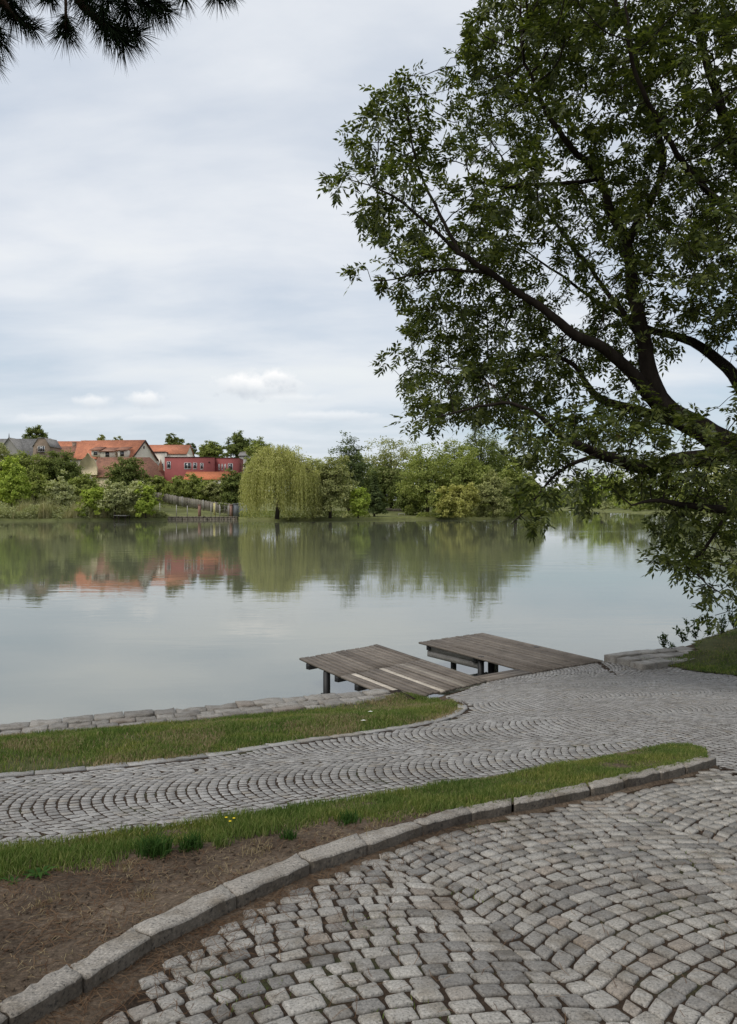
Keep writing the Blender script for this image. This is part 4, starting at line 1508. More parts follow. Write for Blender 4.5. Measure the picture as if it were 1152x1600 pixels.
def build_ash():
    pts = []
    for (px, py, rx, ry, d, rd, w) in LOBES:
        c = P(px, py, d); a, b = rx / F * d, ry / F * d
        vol = a * b * rd
        n = int(110 * w * (1.9 if py > 640 else (1.15 if py > 480 else 1.0)) * vol ** 0.85 + 20)
        u = rand_dirs(n) * (rng.uniform(0, 1, (n, 1)) ** 0.42)
        pts.append(c + u * np.array([a, rd, b]))
    A = np.concatenate(pts)
    # keep a few open windows of sky between the limbs
    px = CX + A[:, 0] / A[:, 1] * F; py = HZ - (A[:, 2] - EYE) / A[:, 1] * F
    holes = [(1075, 600, 42, 40), (1110, 640, 30, 26), (935, 585, 22, 14), (905, 480, 24, 18), (968, 668, 20, 14), (843, 650, 16, 24), (850, 725, 12, 16), (690, 200, 14, 60), (870, 440, 20, 14), (985, 600, 16, 18), (1045, 690, 30, 12), (700, 690, 40, 14), (945, 430, 14, 24)]
    ok = np.ones(len(A), bool)
    for (hx, hy, rx, ry) in holes:
        ok &= ((px - hx) / rx) ** 2 + ((py - hy) / ry) ** 2 > 1
    A = A[ok]
    pos, par, rad, kids, n0 = grow_tree(LIMBS, A, 0.17, 0.24, 2.2, 90)
    root = empty('ash_tree', ASH_FOOT, 'big dark leafy ash tree leaning over the landing from the right', 'tree')
    mb = MB()
    # trunk outside the frame
    tr = [ASH_FOOT, ASH_FOOT + [-0.05, 0, 0.5], ASH_FOOT + (FORK - ASH_FOOT) * 0.5 + [0.12, 0, 0], FORK + [0.0, 0, 0.15]]
    mb.tube(tr, [0.75, 0.56, 0.48, 0.44], 12)
    skeleton_mesh(mb, pos, par, rad, kids)
    mb.build('trunk', M_BARK_ASH, root, smooth_shade=True)
    # leaves on the thin outer growth
    thin = np.nonzero((rad < 0.0165) & (np.arange(len(pos)) >= n0))[0]
    tipm = kids[thin] == 0
    reps = np.where(tipm, 9, 1)
    idx = np.repeat(thin, reps)
    grow_dir = unit(pos[idx] - pos[np.maximum(par[idx], 0)])
    n = len(idx)
    base = pos[idx] + rng.normal(0, 0.05, (n, 3))
    axis = unit(grow_dir * 0.7 + rand_dirs(n) * 0.9 + np.array([0, 0, -0.05]))
    L = rng.uniform(0.14, 0.26, n)
    V, polys = compound_leaves(base, axis, L, 4, 0.38, 0.10)
    MB().put(V, polys).build('crown', M_ASH, root)
    # brown keys (seed bunches) hanging here and there
    sel = rng.choice(thin, 130, replace=False)
    m2 = MB()
    for i in sel:
        b = pos[i]
        for k in range(7):
            a = rng.normal(0, 0.035, 3); a[2] = -abs(a[2])
            p0 = b + a; p1 = p0 + np.array([rng.normal(0, 0.012), rng.normal(0, 0.012), -0.045])
            s = np.array([0.004, 0.003, 0])
            m2.put([p0 - s, p0 + s, p1 + s, p1 - s], [[(0, 1, 2, 3)]])
    m2.build('seed_keys', M_NEEDLE_DRY, root)
    import sys
    print('ASH nodes', len(pos), 'leaves', n, 'tris', n * 18)


build_ash()

# ------------------------------------------------------------------ pine boughs hanging into the top left corner
def build_pine():
    foot = np.array([-2.75, 1.75, 0.0]); foot[2] = float(terrain(foot[0], foot[1])) - 0.1
    root = empty('pine_tree', foot, 'dark pine boughs with long needles hanging in from the top left', 'tree')
    mb = MB()
    mb.tube([foot, foot + [0.02, 0, 0.4], foot + [0.05, 0.03, 2.5], foot + [0.0, 0.1, 5.0], foot + [0.06, 0.1, 8.0]], [0.30, 0.22, 0.19, 0.15, 0.09], 12)
    mb.build('trunk', M_BARK_PINE, root, smooth_shade=True)
    bm = MB()
    tufts = []
    D = 3.0
    def bough(pts, r0, r1):
        Q = np.array([P(*p) for p in pts])
        bm.tube(Q, np.linspace(r0, r1, len(Q)), 6)
        return Q
    st = foot + np.array([0.02, 0.1, 4.9])
    s1 = P(-60, -190, 2.7)
    bm.tube([st, (st + s1) / 2 + [0, 0, 0.08], s1], [0.06, 0.045, 0.032], 7)
    bough([(-60, -190, 2.7), (20, -120, 2.8), (90, -50, 2.9), (130, 10, 3.0), (170, 45, 3.0), (195, 62, 3.0)], 0.03, 0.007)
    bough([(20, -120, 2.8), (130, -90, 2.9), (210, -40, 3.0), (262, 16, 3.0)], 0.018, 0.006)
    bough([(130, -90, 2.9), (240, -80, 3.0), (310, -40, 3.0), (345, -8, 3.0)], 0.012, 0.005)
    bough([(-60, -190, 2.7), (-30, -80, 2.8), (-5, -10, 2.85), (22, 25, 2.9), (48, 45, 2.9)], 0.022, 0.006)
    bough([(-30, -80, 2.8), (-25, 20, 2.75), (-8, 75, 2.75)], 0.012, 0.005)
    bough([(90, -50, 2.9), (103, 0, 2.95), (103, 45, 2.95)], 0.008, 0.005)
    bough([(90, -50, 2.9), (76, -10, 2.95)], 0.008, 0.005)
    bm.build('bough', M_BARK_PINE, root, smooth_shade=True)
    # needle tufts: centre pixel, distance, axis in the picture plane, reach px, count
    T = [(22, 22, 2.9, (0.2, 1), 42, 200), (50, 42, 2.9, (0.9, 0.6), 34, 150), (-2, 62, 2.8, (0.3, 1), 40, 170), (-12, 92, 2.75, (0.2, 1), 34, 130), (103, 48, 2.95, (0.05, 1), 40, 230), (76, -6, 2.95, (-0.1, 1), 34, 170),
         (188, 60, 3.0, (0.7, 0.7), 46, 260), (165, 40, 3.0, (0.2, 1), 44, 200), (140, 16, 3.0, (0.2, 1), 46, 200), (212, 52, 3.0, (0.9, 0.4), 40, 170), (236, 14, 3.0, (0.7, 0.7), 44, 220), (258, 14, 3.0, (0.8, 0.5), 36, 170),
         (200, 12, 3.0, (0.3, 0.9), 46, 210), (170, 0, 3.05, (0.2, 0.9), 48, 210), (288, -8, 3.0, (0.3, 1), 34, 120), (340, -12, 3.0, (0.1, 1), 36, 200), (362, -10, 3.0, (0.8, 0.3), 28, 90), (120, -20, 3.05, (0.1, 1), 46, 170), (30, -20, 2.95, (0, 1), 46, 170), (5, 5, 2.9, (-0.4, 0.8), 42, 150),
         (230, -30, 3.05, (0.3, 0.8), 48, 160), (310, -40, 3.05, (0.2, 0.8), 44, 120), (-20, 30, 2.85, (-0.2, 1), 44, 140)]
    for (px, py, d, ax, reach, cnt) in T:
        c = P(px, py, d)
        axis = unit(np.array([ax[0], rng.normal(0, 0.2), -ax[1]]))
        n = cnt
        L = reach / F * d * rng.uniform(0.75, 1.1, n)
        start = c - axis * (rng.uniform(-0.2, 1.0, n) * reach / F * d * 0.75)[:, None]
        r_ = rand_dirs(n); r_ = r_ - (r_ @ axis)[:, None] * axis; r_ = unit(r_)
        dirs = unit(axis * rng.uniform(0.15, 1.0, (n, 1)) + r_ * rng.uniform(0.5, 1.0, (n, 1)) + np.array([0, 0, -0.15]))
        mid = start + dirs * (L * 0.5)[:, None]
        tip = start + dirs * L[:, None] + np.array([0, 0, -0.1]) * L[:, None]
        s = unit(np.cross(dirs, rand_dirs(n))) * 0.0011
        s2 = unit(np.cross(dirs, s)) * 0.0011
        V = np.concatenate([np.stack([start - s, start + s, mid + s, mid - s, tip], 1), np.stack([start - s2, start + s2, mid + s2, mid - s2, tip], 1)])
        off = (np.arange(len(V)) * 5)[:, None]
        tm = MB().put(V.reshape(-1, 3), [np.array([[0, 1, 2, 3]]) + off, np.array([[3, 2, 4]]) + off])
        tw = tm.build('needle_tuft', M_PINE, root)


build_pine()

# ------------------------------------------------------------------ young shoots at the right quay
M_SHOOT = leaf_mat('shoot_leaves', (0.03, 0.05, 0.018), (0.045, 0.075, 0.025), (0.07, 0.10, 0.035), 0.3)


def shoot(px, py, h_px, d, nst, label):
    z = None
    x = (px - CX) / F * d
    b = np.array([x, d, float(terrain(x, d))])
    root = empty('young_shoot', b, label, 'shrub', 'young shoots by the right quay')
    h = h_px / F * d
    lm = MB()
    for k in range(nst):
        a = rng.uniform(0, 6.28); sp = h * rng.uniform(0.1, 0.55)
        tip = b + np.array([cos(a) * sp, sin(a) * sp, h * rng.uniform(0.65, 1.0)])
        mid = (b + tip) / 2 + np.array([cos(a), sin(a), 0]) * 0.04
        MB().tube([b, mid, tip], [0.006, 0.004, 0.002], 5).build('stem', M_BARK, root)
        n = int(15 * h / 0.3)
        t = rng.uniform(0.1, 1.0, n)
        p = b + (tip - b) * t[:, None]
        dr = unit(rand_dirs(n) + np.array([0, 0, 0.25]))
        l = rng.uniform(0.05, 0.10, n)
        w = unit(np.cross(dr, rand_dirs(n))) * (l * 0.22)[:, None]
        V = np.stack([p, p + dr * (l * 0.45)[:, None] + w, p + dr * l[:, None], p + dr * (l * 0.45)[:, None] - w], 1)
        off = (np.arange(n) * 4)[:, None]
        lm.put(V.reshape(-1, 3), [np.array([[0, 1, 2, 3]]) + off])
    lm.build('foliage', M_SHOOT, root)


for s in ((1037, 1010, 24, 15.35, 5, 'leftmost leafy shoot standing on the end of the right quay'), (1050, 1012, 14, 15.2, 3, 'lowest tiny shoot just right of the leftmost one'),
          (1070, 1010, 28, 15.7, 5, 'bushy shoot at the left of the middle clump'), (1087, 1008, 36, 15.9, 6, 'tallest shoot in the middle clump by the water'), (1106, 1006, 26, 16.0, 5, 'slim shoot at the right of the middle clump'),
          (1128, 1000, 30, 15.9, 6, 'dense shoot at the foot of the bare mound'), (1148, 996, 44, 16.0, 5, 'shoot at the right edge of the picture by the water')):
    shoot(*s)

#@@PART4
# ------------------------------------------------------------------ far bank vegetation
def shore_dist(px_x, d):
    """distance of a far point behind the far shoreline, measured along the view axis"""
    L = np.array(FAR_SHORE[:14])
    x = (px_x - CX) / F * d
    return d - np.interp(x, L[:, 0], L[:, 1])


def far_z(px, d):
    x = (px - CX) / F * d
    return float(far_height(np.array(x), d, np.array(max(0.5, shore_dist(px, d)))))


PAL = {
    'willow': ((0.297, 0.308, 0.094), (0.440, 0.440, 0.154), (0.594, 0.561, 0.242)),
    'olive': ((0.185, 0.205, 0.08), (0.30, 0.315, 0.13), (0.44, 0.43, 0.20)),
    'mid': ((0.157, 0.193, 0.054), (0.262, 0.301, 0.085), (0.384, 0.402, 0.129)),
    'bright': ((0.227, 0.294, 0.054), (0.349, 0.432, 0.082), (0.506, 0.556, 0.129)),
    'dark': ((0.096, 0.123, 0.041), (0.166, 0.201, 0.063), (0.254, 0.278, 0.095)),
    'conifer': ((0.070, 0.096, 0.041), (0.115, 0.147, 0.061), (0.166, 0.193, 0.082)),
    'yellow': ((0.27, 0.27, 0.08), (0.38, 0.37, 0.11), (0.49, 0.47, 0.17)),
    'sage': ((0.29, 0.315, 0.15), (0.42, 0.435, 0.215), (0.56, 0.555, 0.31)),
    'reed': ((0.257, 0.264, 0.114), (0.400, 0.380, 0.194), (0.572, 0.501, 0.300)),
}
FM = {k: leaf_mat('foliage_' + k, *v, 0.35) for k, v in PAL.items()}


def leaf_cards(c, size, aspect=0.6, down=0.0, outward=None):
    n = len(c)
    if outward is None:
        d = unit(rand_dirs(n) + np.array([0, 0, -down]))
        s = unit(np.cross(d, rand_dirs(n)))
    else:
        nr = unit(rand_dirs(n) * 0.95 + outward * 0.75 + np.array([0, 0, 0.5]))
        d = unit(np.cross(nr, rand_dirs(n)))
        s = np.cross(nr, d)
    l = size * rng.uniform(0.6, 1.4, n)
    a = d * (l / 2)[:, None]; b = s * (l * aspect / 2)[:, None]
    V = np.stack([c - a, c + b * 1.0 - a * 0.1, c + a, c - b - a * 0.1], 1)
    off = (np.arange(n) * 4)[:, None]
    return V.reshape(-1, 3), [np.array([[0, 1, 2, 3]]) + off]


def crown_points(base, H, Wx, Wy, z0, style, n, seed):
    """points clustered in clumps through the crown volume"""
    r = np.random.default_rng(seed)
    nc = max(16, int(n / 55))
    u = rand_dirs(nc * 3)
    rr = r.uniform(0, 1, nc * 3) ** 0.38
    q = u * rr[:, None]
    # uneven outline
    lump = 1 + 0.20 * np.sin(3 * np.arctan2(u[:, 1], u[:, 0]) + r.uniform(0, 6)) * np.cos(2.2 * u[:, 2] + r.uniform(0, 6)) + r.normal(0, 0.10, nc * 3)
    q = q * lump[:, None]
    t = (q[:, 2] + 1) / 2
    if style == 'cone':
        k = np.clip(1.25 * (1 - t) + 0.06, 0.05, 1)
    elif style == 'tall':
        k = np.clip(1.05 - 0.55 * np.abs(t - 0.4) ** 1.2, 0.2, 1)
    elif style == 'shrub':
        k = np.clip(1.0 - 0.25 * t, 0.2, 1)
    else:
        k = np.clip(1.0 - 0.18 * np.abs(t - 0.42), 0.2, 1.05)
    q[:, :2] *= k[:, None]
    low = np.where(q[:, 2] < 0, 1 / np.maximum(0.5, np.sqrt(np.clip(1 - q[:, 2] ** 2, 0, 1))), 1.0)
    q[:, :2] *= low[:, None]
    q = q[:nc]
    cen = base + np.array([0, 0, z0]) + np.stack([q[:, 0] * Wx, q[:, 1] * Wy, (q[:, 2] * 0.5 + 0.5) * (H - z0)], 1)
    per = int(np.ceil(n / nc))
    cr = 0.16 * (Wx + (H - z0) / 2) / 2 + 0.12
    p = np.repeat(cen, per, 0)
    off = rand_dirs(len(p)) * (r.uniform(0, 1, (len(p), 1)) ** 0.5) * cr * r.uniform(0.6, 1.4, (len(p), 1)) * np.array([1.15, 1.15, 0.75])
    p = p + off
    p[:, 2] = np.maximum(p[:, 2], base[2] + 0.15)
    return p, cen


def far_tree(name, label, px, top, bot, hw, d, style, pal, cat='tree', n=None, group=None, size=None, zbase=None, stem=True, open_=0.0):
    zb = far_z(px, d) if zbase is None else zbase
    x = (px - CX) / F * d
    base = np.array([x, d, zb - 0.1])
    ztop = EYE - (top - HZ) / F * d
    H = max(0.8, ztop - base[2])
    Wx = hw * (1.13 if 470 < px < 840 else 1.0) / F * d
    zbot = EYE - (bot - HZ) / F * d
    z0 = float(np.clip(zbot - base[2], 0.02, H * 0.6))
    root = empty(name, base, label, cat, group)
    if n is None:
        n = int(np.clip(310 * Wx * (H - z0), 1500, 11500))
    if size is None:
        size = 0.33 + 0.02 * d / 30
    p, cen = crown_points(base, H, Wx, Wx * 0.9, z0, style, n, abs(hash((px, top))) % 99999)
    ow = unit(p - (base + np.array([0, 0, z0 + (H - z0) * 0.4])))
    V, pl_ = leaf_cards(p, size, 0.66, outward=ow)
    mb = MB().put(V, pl_)
    mb.build('crown', FM[pal], root)
    tm = MB()
    hh = max(z0, 0.3) + (H - z0) * 0.75
    rt = max(0.05, 0.022 * H)
    tm.tube([base, base + [rng.normal(0, 0.1), 0, hh * 0.4], base + [rng.normal(0, 0.25), rng.normal(0, 0.2), hh]], [rt * 1.3, rt, rt * 0.3], 6)
    for k in rng.choice(len(cen), min(len(cen), 12), replace=False):
        t = rng.uniform(0.2, 0.6)
        s0 = base + np.array([0, 0, hh * t])
        tm.tube([s0, (s0 + cen[k]) / 2 + [0, 0, 0.05 * H], cen[k]], [rt * 0.5, rt * 0.3, rt * 0.1], 4)
    tm.build('trunk' if cat == 'tree' else 'stems', M_BARK, root, smooth_shade=True)
    return root


# weeping willow
def willow():
    d = 150.0; px = 433
    x = (px - CX) / F * d
    base = np.array([x, d, 0.35])
    root = empty('willow_tree', base, 'large yellow green weeping willow with branches hanging to the water', 'tree')
    ztop = EYE - (690 - HZ) / F * d
    H = ztop - base[2]; Wx = 58 / F * d
    tm = MB()
    tm.tube([base, base + [0.2, 0, 3], base + [-0.1, 0.2, 7], base + [0.3, 0, H * 0.8]], [0.45, 0.38, 0.3, 0.12], 8)
    S = []
    lines = 2300
    for k in range(lines):
        a = rng.uniform(0, 2 * pi); r = sqrt(rng.uniform(0.02, 1.0))
        lob = 1 + 0.10 * sin(3 * a + 1.0) + 0.10 * sin(7 * a) + rng.normal(0, 0.05)
        zt = base[2] + H * (0.98 - 0.38 * r ** 2.2) * rng.uniform(0.88, 1.0)
        ox, oy = cos(a) * Wx * r * lob, sin(a) * Wx * r * lob * 0.9
        st = base + np.array([ox * 0.75, oy * 0.75, 0]); st[2] = zt - 0.6
        ap = base + np.array([ox * 0.95, oy * 0.95, 0]); ap[2] = zt
        ln = (zt - base[2]) * (rng.uniform(0.45, 1.0) if r > 0.5 else rng.uniform(0.15, 0.5))
        ln *= np.clip(0.9 + 0.12 * sin(5 * a + 0.6) + 0.1 * sin(11 * a + 2), 0.7, 1.0)
        n = int(ln / 0.22)
        t = np.linspace(0, 1, n)
        sway = 0.25 * np.sin(t * 2.5 + rng.uniform(0, 6))
        strand = np.stack([ap[0] + ox * 0.06 * np.sqrt(t) + sway * 0.4, ap[1] + oy * 0.06 * np.sqrt(t) + rng.normal(0, 0.15), ap[2] - ln * t], 1)
        strand += rng.normal(0, 0.09, strand.shape)
        S.append(strand)
        if k % 14 == 0:
            tm.tube([base + [0, 0, H * rng.uniform(0.35, 0.7)], (base + [0, 0, H * 0.6] + ap) / 2 + [0, 0, 0.6], ap], [0.16, 0.09, 0.03], 4)
    # soft dome on top
    p, cen = crown_points(base, H, Wx * 0.9, Wx * 0.8, H * 0.5, 'round', 2600, 5)
    S = np.concatenate(S)
    V, pl_ = leaf_cards(S, 0.34, 0.34, 1.9)
    mb = MB().put(V, pl_)
    V, pl_ = leaf_cards(p, 0.36, 0.4, 0.8)
    mb.put(V, pl_)
    mb.build('crown', FM['willow'], root)
    tm.build('trunk', M_BARK, root, smooth_shade=True)
    print('willow', len(S))


willow()

TREES = [
    # name, label, px, top, bottom, half width, distance, style, palette
    ('leafy_tree', 'small round tree rising behind the grey roofed house', 57, 667, 705, 19, 245, 'round', 'dark'),
    ('leafy_tree', 'dark round tree on the skyline right of the cream gable house', 273, 679, 715, 14, 250, 'round', 'dark'),
    ('leafy_tree', 'low dark tree beside the round skyline tree behind the red building', 295, 692, 718, 12, 255, 'round', 'conifer'),
    ('leafy_tree', 'pale bushy tree on the skyline above the red building', 330, 691, 722, 20, 262, 'round', 'mid'),
    ('leafy_tree', 'tallest dark tree on the skyline left of the willow', 373, 676, 722, 20, 258, 'round', 'dark'),
    ('leafy_tree', 'thin tree behind the ridge of the orange roofed house', 160, 681, 700, 12, 262, 'round', 'olive'),
    ('leafy_tree', 'small skyline tree behind the long orange roof', 183, 683, 700, 8, 262, 'round', 'olive'),
    ('leafy_tree', 'tree tops peeping over the willow on the left', 405, 684, 740, 20, 215, 'round', 'mid'),
    ('leafy_tree', 'dense dark green tree in front of the brown roofed barn', 197, 713, 782, 31, 176, 'round', 'dark'),
    ('leafy_tree', 'bushy dark tree left of the ruined cream gable', 92, 704, 772, 34, 182, 'round', 'dark'),
    ('leafy_tree', 'grey green tree below the grey roofed house', 42, 706, 775, 36, 178, 'round', 'mid'),
    ('leafy_tree', 'leafy tree at the left edge of the picture under the grey roof', -8, 694, 770, 30, 176, 'round', 'olive'),
    ('leafy_tree', 'bright green tree at the left edge by the reeds', 18, 719, 796, 27, 156, 'round', 'bright'),
    ('orchard_tree', 'orchard tree at the top of the paling fence', 242, 743, 778, 20, 196, 'round', 'mid'),
    ('orchard_tree', 'spreading orchard tree behind the middle of the paling fence', 277, 745, 784, 24, 192, 'round', 'mid'),
    ('orchard_tree', 'orchard tree below the orange lean-to roof', 312, 742, 787, 25, 190, 'round', 'mid'),
    ('orchard_tree', 'orchard tree right of the orange lean-to roof', 338, 749, 784, 20, 188, 'round', 'olive'),
    ('leafy_tree', 'dark tree tucked between the orchard and the willow', 366, 735, 800, 22, 172, 'round', 'dark'),
    ('leafy_tree', 'broad grey green willow bush tree right of the weeping willow', 516, 711, 811, 37, 155, 'tall', 'olive'),
    ('leafy_tree', 'second grey green crown leaning on the broad willow bush', 490, 716, 800, 24, 160, 'tall', 'sage'),
    ('leafy_tree', 'small yellow green round tree at the shore below the conifer', 560, 756, 808, 14, 154, 'tall', 'bright'),
    ('conifer_tree', 'dark pointed tree behind the grey green bush', 545, 689, 790, 30, 186, 'tall', 'conifer'),
    ('conifer_tree', 'narrow dark evergreen beside the lawn gap', 585, 742, 806, 15, 168, 'cone', 'conifer'),
    ('leafy_tree', 'tall tree with browning crown behind the lawn gap', 612, 681, 788, 42, 205, 'round', 'olive'),
    ('leafy_tree', 'dark tree closing the back of the lawn gap', 600, 725, 792, 32, 200, 'round', 'dark'),
    ('leafy_tree', 'light green broad tree right of the lawn gap', 668, 697, 802, 44, 176, 'round', 'mid'),
    ('leafy_tree', 'loose green tree left of the tall round oak', 715, 690, 800, 34, 186, 'round', 'mid'),
    ('leafy_tree', 'tall dense round oak on the skyline of the far shore', 752, 667, 780, 34, 208, 'round', 'dark'),
    ('leafy_tree', 'light green crown in front of the tall round oak', 735, 705, 800, 30, 178, 'round', 'mid'),
    ('round_bush', 'bright yellow bush with bare stems at the water edge', 718, 753, 806, 28, 162, 'round', 'yellow'),
    ('leafy_tree', 'yellowish shore tree right of the yellow bush', 772, 737, 808, 25, 166, 'tall', 'olive'),
    ('leafy_tree', 'green shore tree at the tip of the far point', 806, 722, 808, 32, 178, 'round', 'mid'),
    ('leafy_tree', 'tree behind the tip of the far point', 790, 700, 790, 34, 215, 'round', 'mid'),
    ('leafy_tree', 'low bushy tree at the very end of the far point', 830, 752, 806, 14, 190, 'round', 'mid'),
    ('shrub', 'low green shrub filling the foot of the lawn gap trees', 640, 762, 806, 22, 182, 'shrub', 'dark'),
    ('shrub', 'shore shrub between lawn gap and yellow bush', 690, 770, 808, 22, 168, 'shrub', 'mid'),
    ('shrub', 'pale round shrub behind the reeds near the little jetty', 215, 752, 800, 30, 160, 'shrub', 'sage'),
    ('shrub', 'yellow green shrub at the head of the grassy slope', 228, 757, 806, 18, 158, 'shrub', 'bright'),
    ('shrub', 'pale feathery shrub above the little jetty', 180, 752, 800, 24, 158, 'shrub', 'sage'),
    ('shrub', 'dark shrub below the ruined gable', 130, 744, 790, 32, 168, 'shrub', 'mid'),
    ('shrub', 'green shrub in the middle of the left bank', 146, 762, 802, 22, 158, 'shrub', 'bright'),
    ('shrub', 'dark shrub behind the tall reeds', 62, 744, 796, 28, 164, 'shrub', 'mid'),
    ('shrub', 'grey shrub between the tall reeds and the middle shrub', 95, 748, 800, 26, 160, 'shrub', 'sage'),
]
for i, (nm, lab, px, top, bot, hw, d, st, pal) in enumerate(TREES):
    cat = 'shrub' if nm == 'shrub' else ('bush' if nm == 'round_bush' else 'tree')
    far_tree(nm, lab, px, top, bot, hw, d, st, pal, cat)

# right shore trees seen through the ash, and the closing trees at the far end
RT = [
    ('distant tree at the far end of the pond left of the gap', 845, 766, 794, 16, 560, 'mid'), ('distant rounded tree at the far end of the pond', 872, 757, 795, 20, 520, 'mid'),
    ('tall tree on the right shore farthest along', 905, 742, 797, 30, 430, 'mid'), ('bushy green tree on the right shore behind the ash foliage', 940, 735, 799, 36, 370, 'bright'),
    ('grey green tree on the right shore', 985, 726, 801, 40, 325, 'mid'), ('dark tree on the right shore', 1035, 720, 803, 42, 285, 'dark'),
    ('broad tree on the right shore near the picture edge', 1090, 712, 806, 46, 250, 'mid'), ('tree on the right shore at the picture edge', 1145, 700, 808, 46, 225, 'olive'),
    ('tree on the right shore outside the picture edge', 1210, 690, 812, 50, 200, 'mid'),
]
for (lab, px, top, bot, hw, d, pal) in RT:
    far_tree('leafy_tree', lab, px, top, bot, hw, d, 'round', pal, 'tree', zbase=0.5, size=0.3 + d / 520, n=4200)
for (lab, px, top, bot, hw, d, pal) in (('low pale shrub at the waterline of the right shore', 946, 783, 799.5, 14, 355, 'sage'), ('round green shrub low on the right shore', 925, 776, 798.5, 20, 380, 'mid'), ('green shrub low on the right shore below the dark tree', 1000, 778, 801.5, 26, 300, 'mid')):
    far_tree('shrub', lab, px, top, bot, hw, d, 'shrub', pal, 'shrub', zbase=0.35, size=0.8, n=1500)


# reeds and tall herbs along the left shore
def reeds():
    mb = MB(); mg = MB()
    n = 27000
    px = np.where(rng.uniform(0, 1, n) < 0.85, rng.uniform(-120, 262, n), rng.uniform(-420, -120, n))
    back = rng.uniform(0, 1, n) ** 1.2 * np.interp(px, [-120, 150, 230, 262], [9, 8, 6, 2.5])
    L = np.array(FAR_SHORE[:14])
    d0 = np.interp(px, [-120, 0, 100, 180, 260], [143, 148, 154, 160, 163])
    x0 = (px - CX) / F * d0
    d = np.interp(x0, L[:, 0], L[:, 1]) + back + 0.1
    x = (px - CX) / F * d
    z = far_height(x, d, back) - 0.1
    clump = vnoise(x, d * 1.7, 0.11, 33)
    h = np.clip(2.3 + 1.5 * clump + 0.12 * back, 0.6, 4.4) * np.interp(px, [-120, 60, 120, 180, 235, 262], [1, 1, 1.0, 0.75, 0.8, 0.3])
    xy = np.stack([x, d], 1)
    tall = vnoise(x, d, 0.16, 99) > 0.25
    V, pl_ = blades(xy[tall], z[tall], h[tall], 0.10, 0.45)
    mb.put(V, pl_)
    mb.build('reeds', FM['reed'], None, kind='stuff', label='straw green reeds and tall grasses along the left shore')
    c = np.column_stack([xy[~tall], z[~tall]]); hh = h[~tall]
    pts = np.repeat(c, 2, 0); pts[:, 2] += rng.uniform(0, 1, len(pts)) * np.repeat(hh, 2) * 0.8
    pts += rng.normal(0, 0.22, pts.shape)
    pts[:, 2] = np.maximum(pts[:, 2], 0.1)
    V, pl_ = leaf_cards(pts, 0.36, 0.5)
    mg.put(V, pl_)
    mg.build('waterside_herbs', FM['sage'], None, kind='stuff', label='grey green waterside herbs crowding the left shore')
    # low growth along the rest of the shore
    n = 15000
    px = rng.uniform(375, 840, n)
    t = np.interp(px, [375, 575, 580, 650, 655, 840], [1, 1, 0.15, 0.15, 0.8, 0.8])
    back = rng.uniform(0, 3.0, n)
    d0 = np.interp(px, [375, 440, 570, 720, 800, 840], [163, 157, 163, 170, 177, 194])
    x0 = (px - CX) / F * d0
    d = np.interp(x0, L[:, 0], L[:, 1]) + back
    pts = np.stack([(px - CX) / F * d, d, 0.2 + rng.uniform(0, 1.7, n) * t], 1)
    V, pl_ = leaf_cards(pts, 0.3, 0.4)
    MB().put(V, pl_).build('shore_growth', FM['mid'], None, kind='stuff', label='low green growth at the water edge of the far shore')
    # hedge-like undergrowth under the trees left of the orchard
    n = 19000
    px = rng.uniform(-480, 380, n)
    d = rng.uniform(166, 200, n)
    x = (px - CX) / F * d
    z = np.array([far_z(a, b) for a, b in zip(px, d)])
    keep = ~((px > 236) & (px < 385) & (d < 186))
    pts = np.stack([x, d, z + rng.uniform(0, 1, n) ** 1.5 * np.interp(px, [-480, -160, -60, 180, 240, 380], [9.0, 9.0, 5.0, 4.5, 1.5, 1.2])], 1)[keep]
    V, pl_ = leaf_cards(pts, 0.45, 0.6)
    MB().put(V, pl_).build('undergrowth', FM['dark'], None, kind='stuff', label='dark undergrowth beneath the trees of the left bank')
    # wood behind the tree line on the right part of the far shore
    n = 16000
    px = rng.uniform(470, 850, n); d = rng.uniform(212, 250, n)
    x = (px - CX) / F * d
    hmax = 13.0 + 2.5 * np.sin(px / 17.0) + 1.8 * np.sin(px / 7.3 + 1)
    hmax = hmax * np.interp(px, [470, 520, 800, 850], [0.7, 1, 1, 0.55])
    pts = np.stack([x, d, 2.0 + rng.uniform(0, 1, n) ** 0.8 * hmax], 1)
    V, pl_ = leaf_cards(pts, 0.75, 0.6)
    MB().put(V, pl_).build('woodland', FM['dark'], None, kind='stuff', label='dark mass of woodland behind the far shore trees')
    n = 9000
    y = rng.uniform(190, 620, n); x = np.interp(y, [190, 240, 300, 420, 560, 620], [91, 94, 97, 104, 112, 116]) + rng.uniform(12, 40, n)
    pts = np.stack([x, y, 0.5 + rng.uniform(0, 1, n) ** 0.8 * (11 + 3 * np.sin(y / 9))], 1)
    V, pl_ = leaf_cards(pts, 1.2, 0.6)
    MB().put(V, pl_).build('woodland', FM['dark'], None, kind='stuff', label='dark mass of woodland along the right shore')
    n = 5000
    x = rng.uniform(30, 140, n); y = rng.uniform(600, 640, n)
    pts = np.stack([x, y, 1.0 + rng.uniform(0, 1, n) * (10 + 3 * np.sin(x / 6))], 1)
    V, pl_ = leaf_cards(pts, 1.8, 0.6)
    MB().put(V, pl_).build('woodland', FM['mid'], None, kind='stuff', label='distant belt of trees closing the far end of the pond')


reeds()

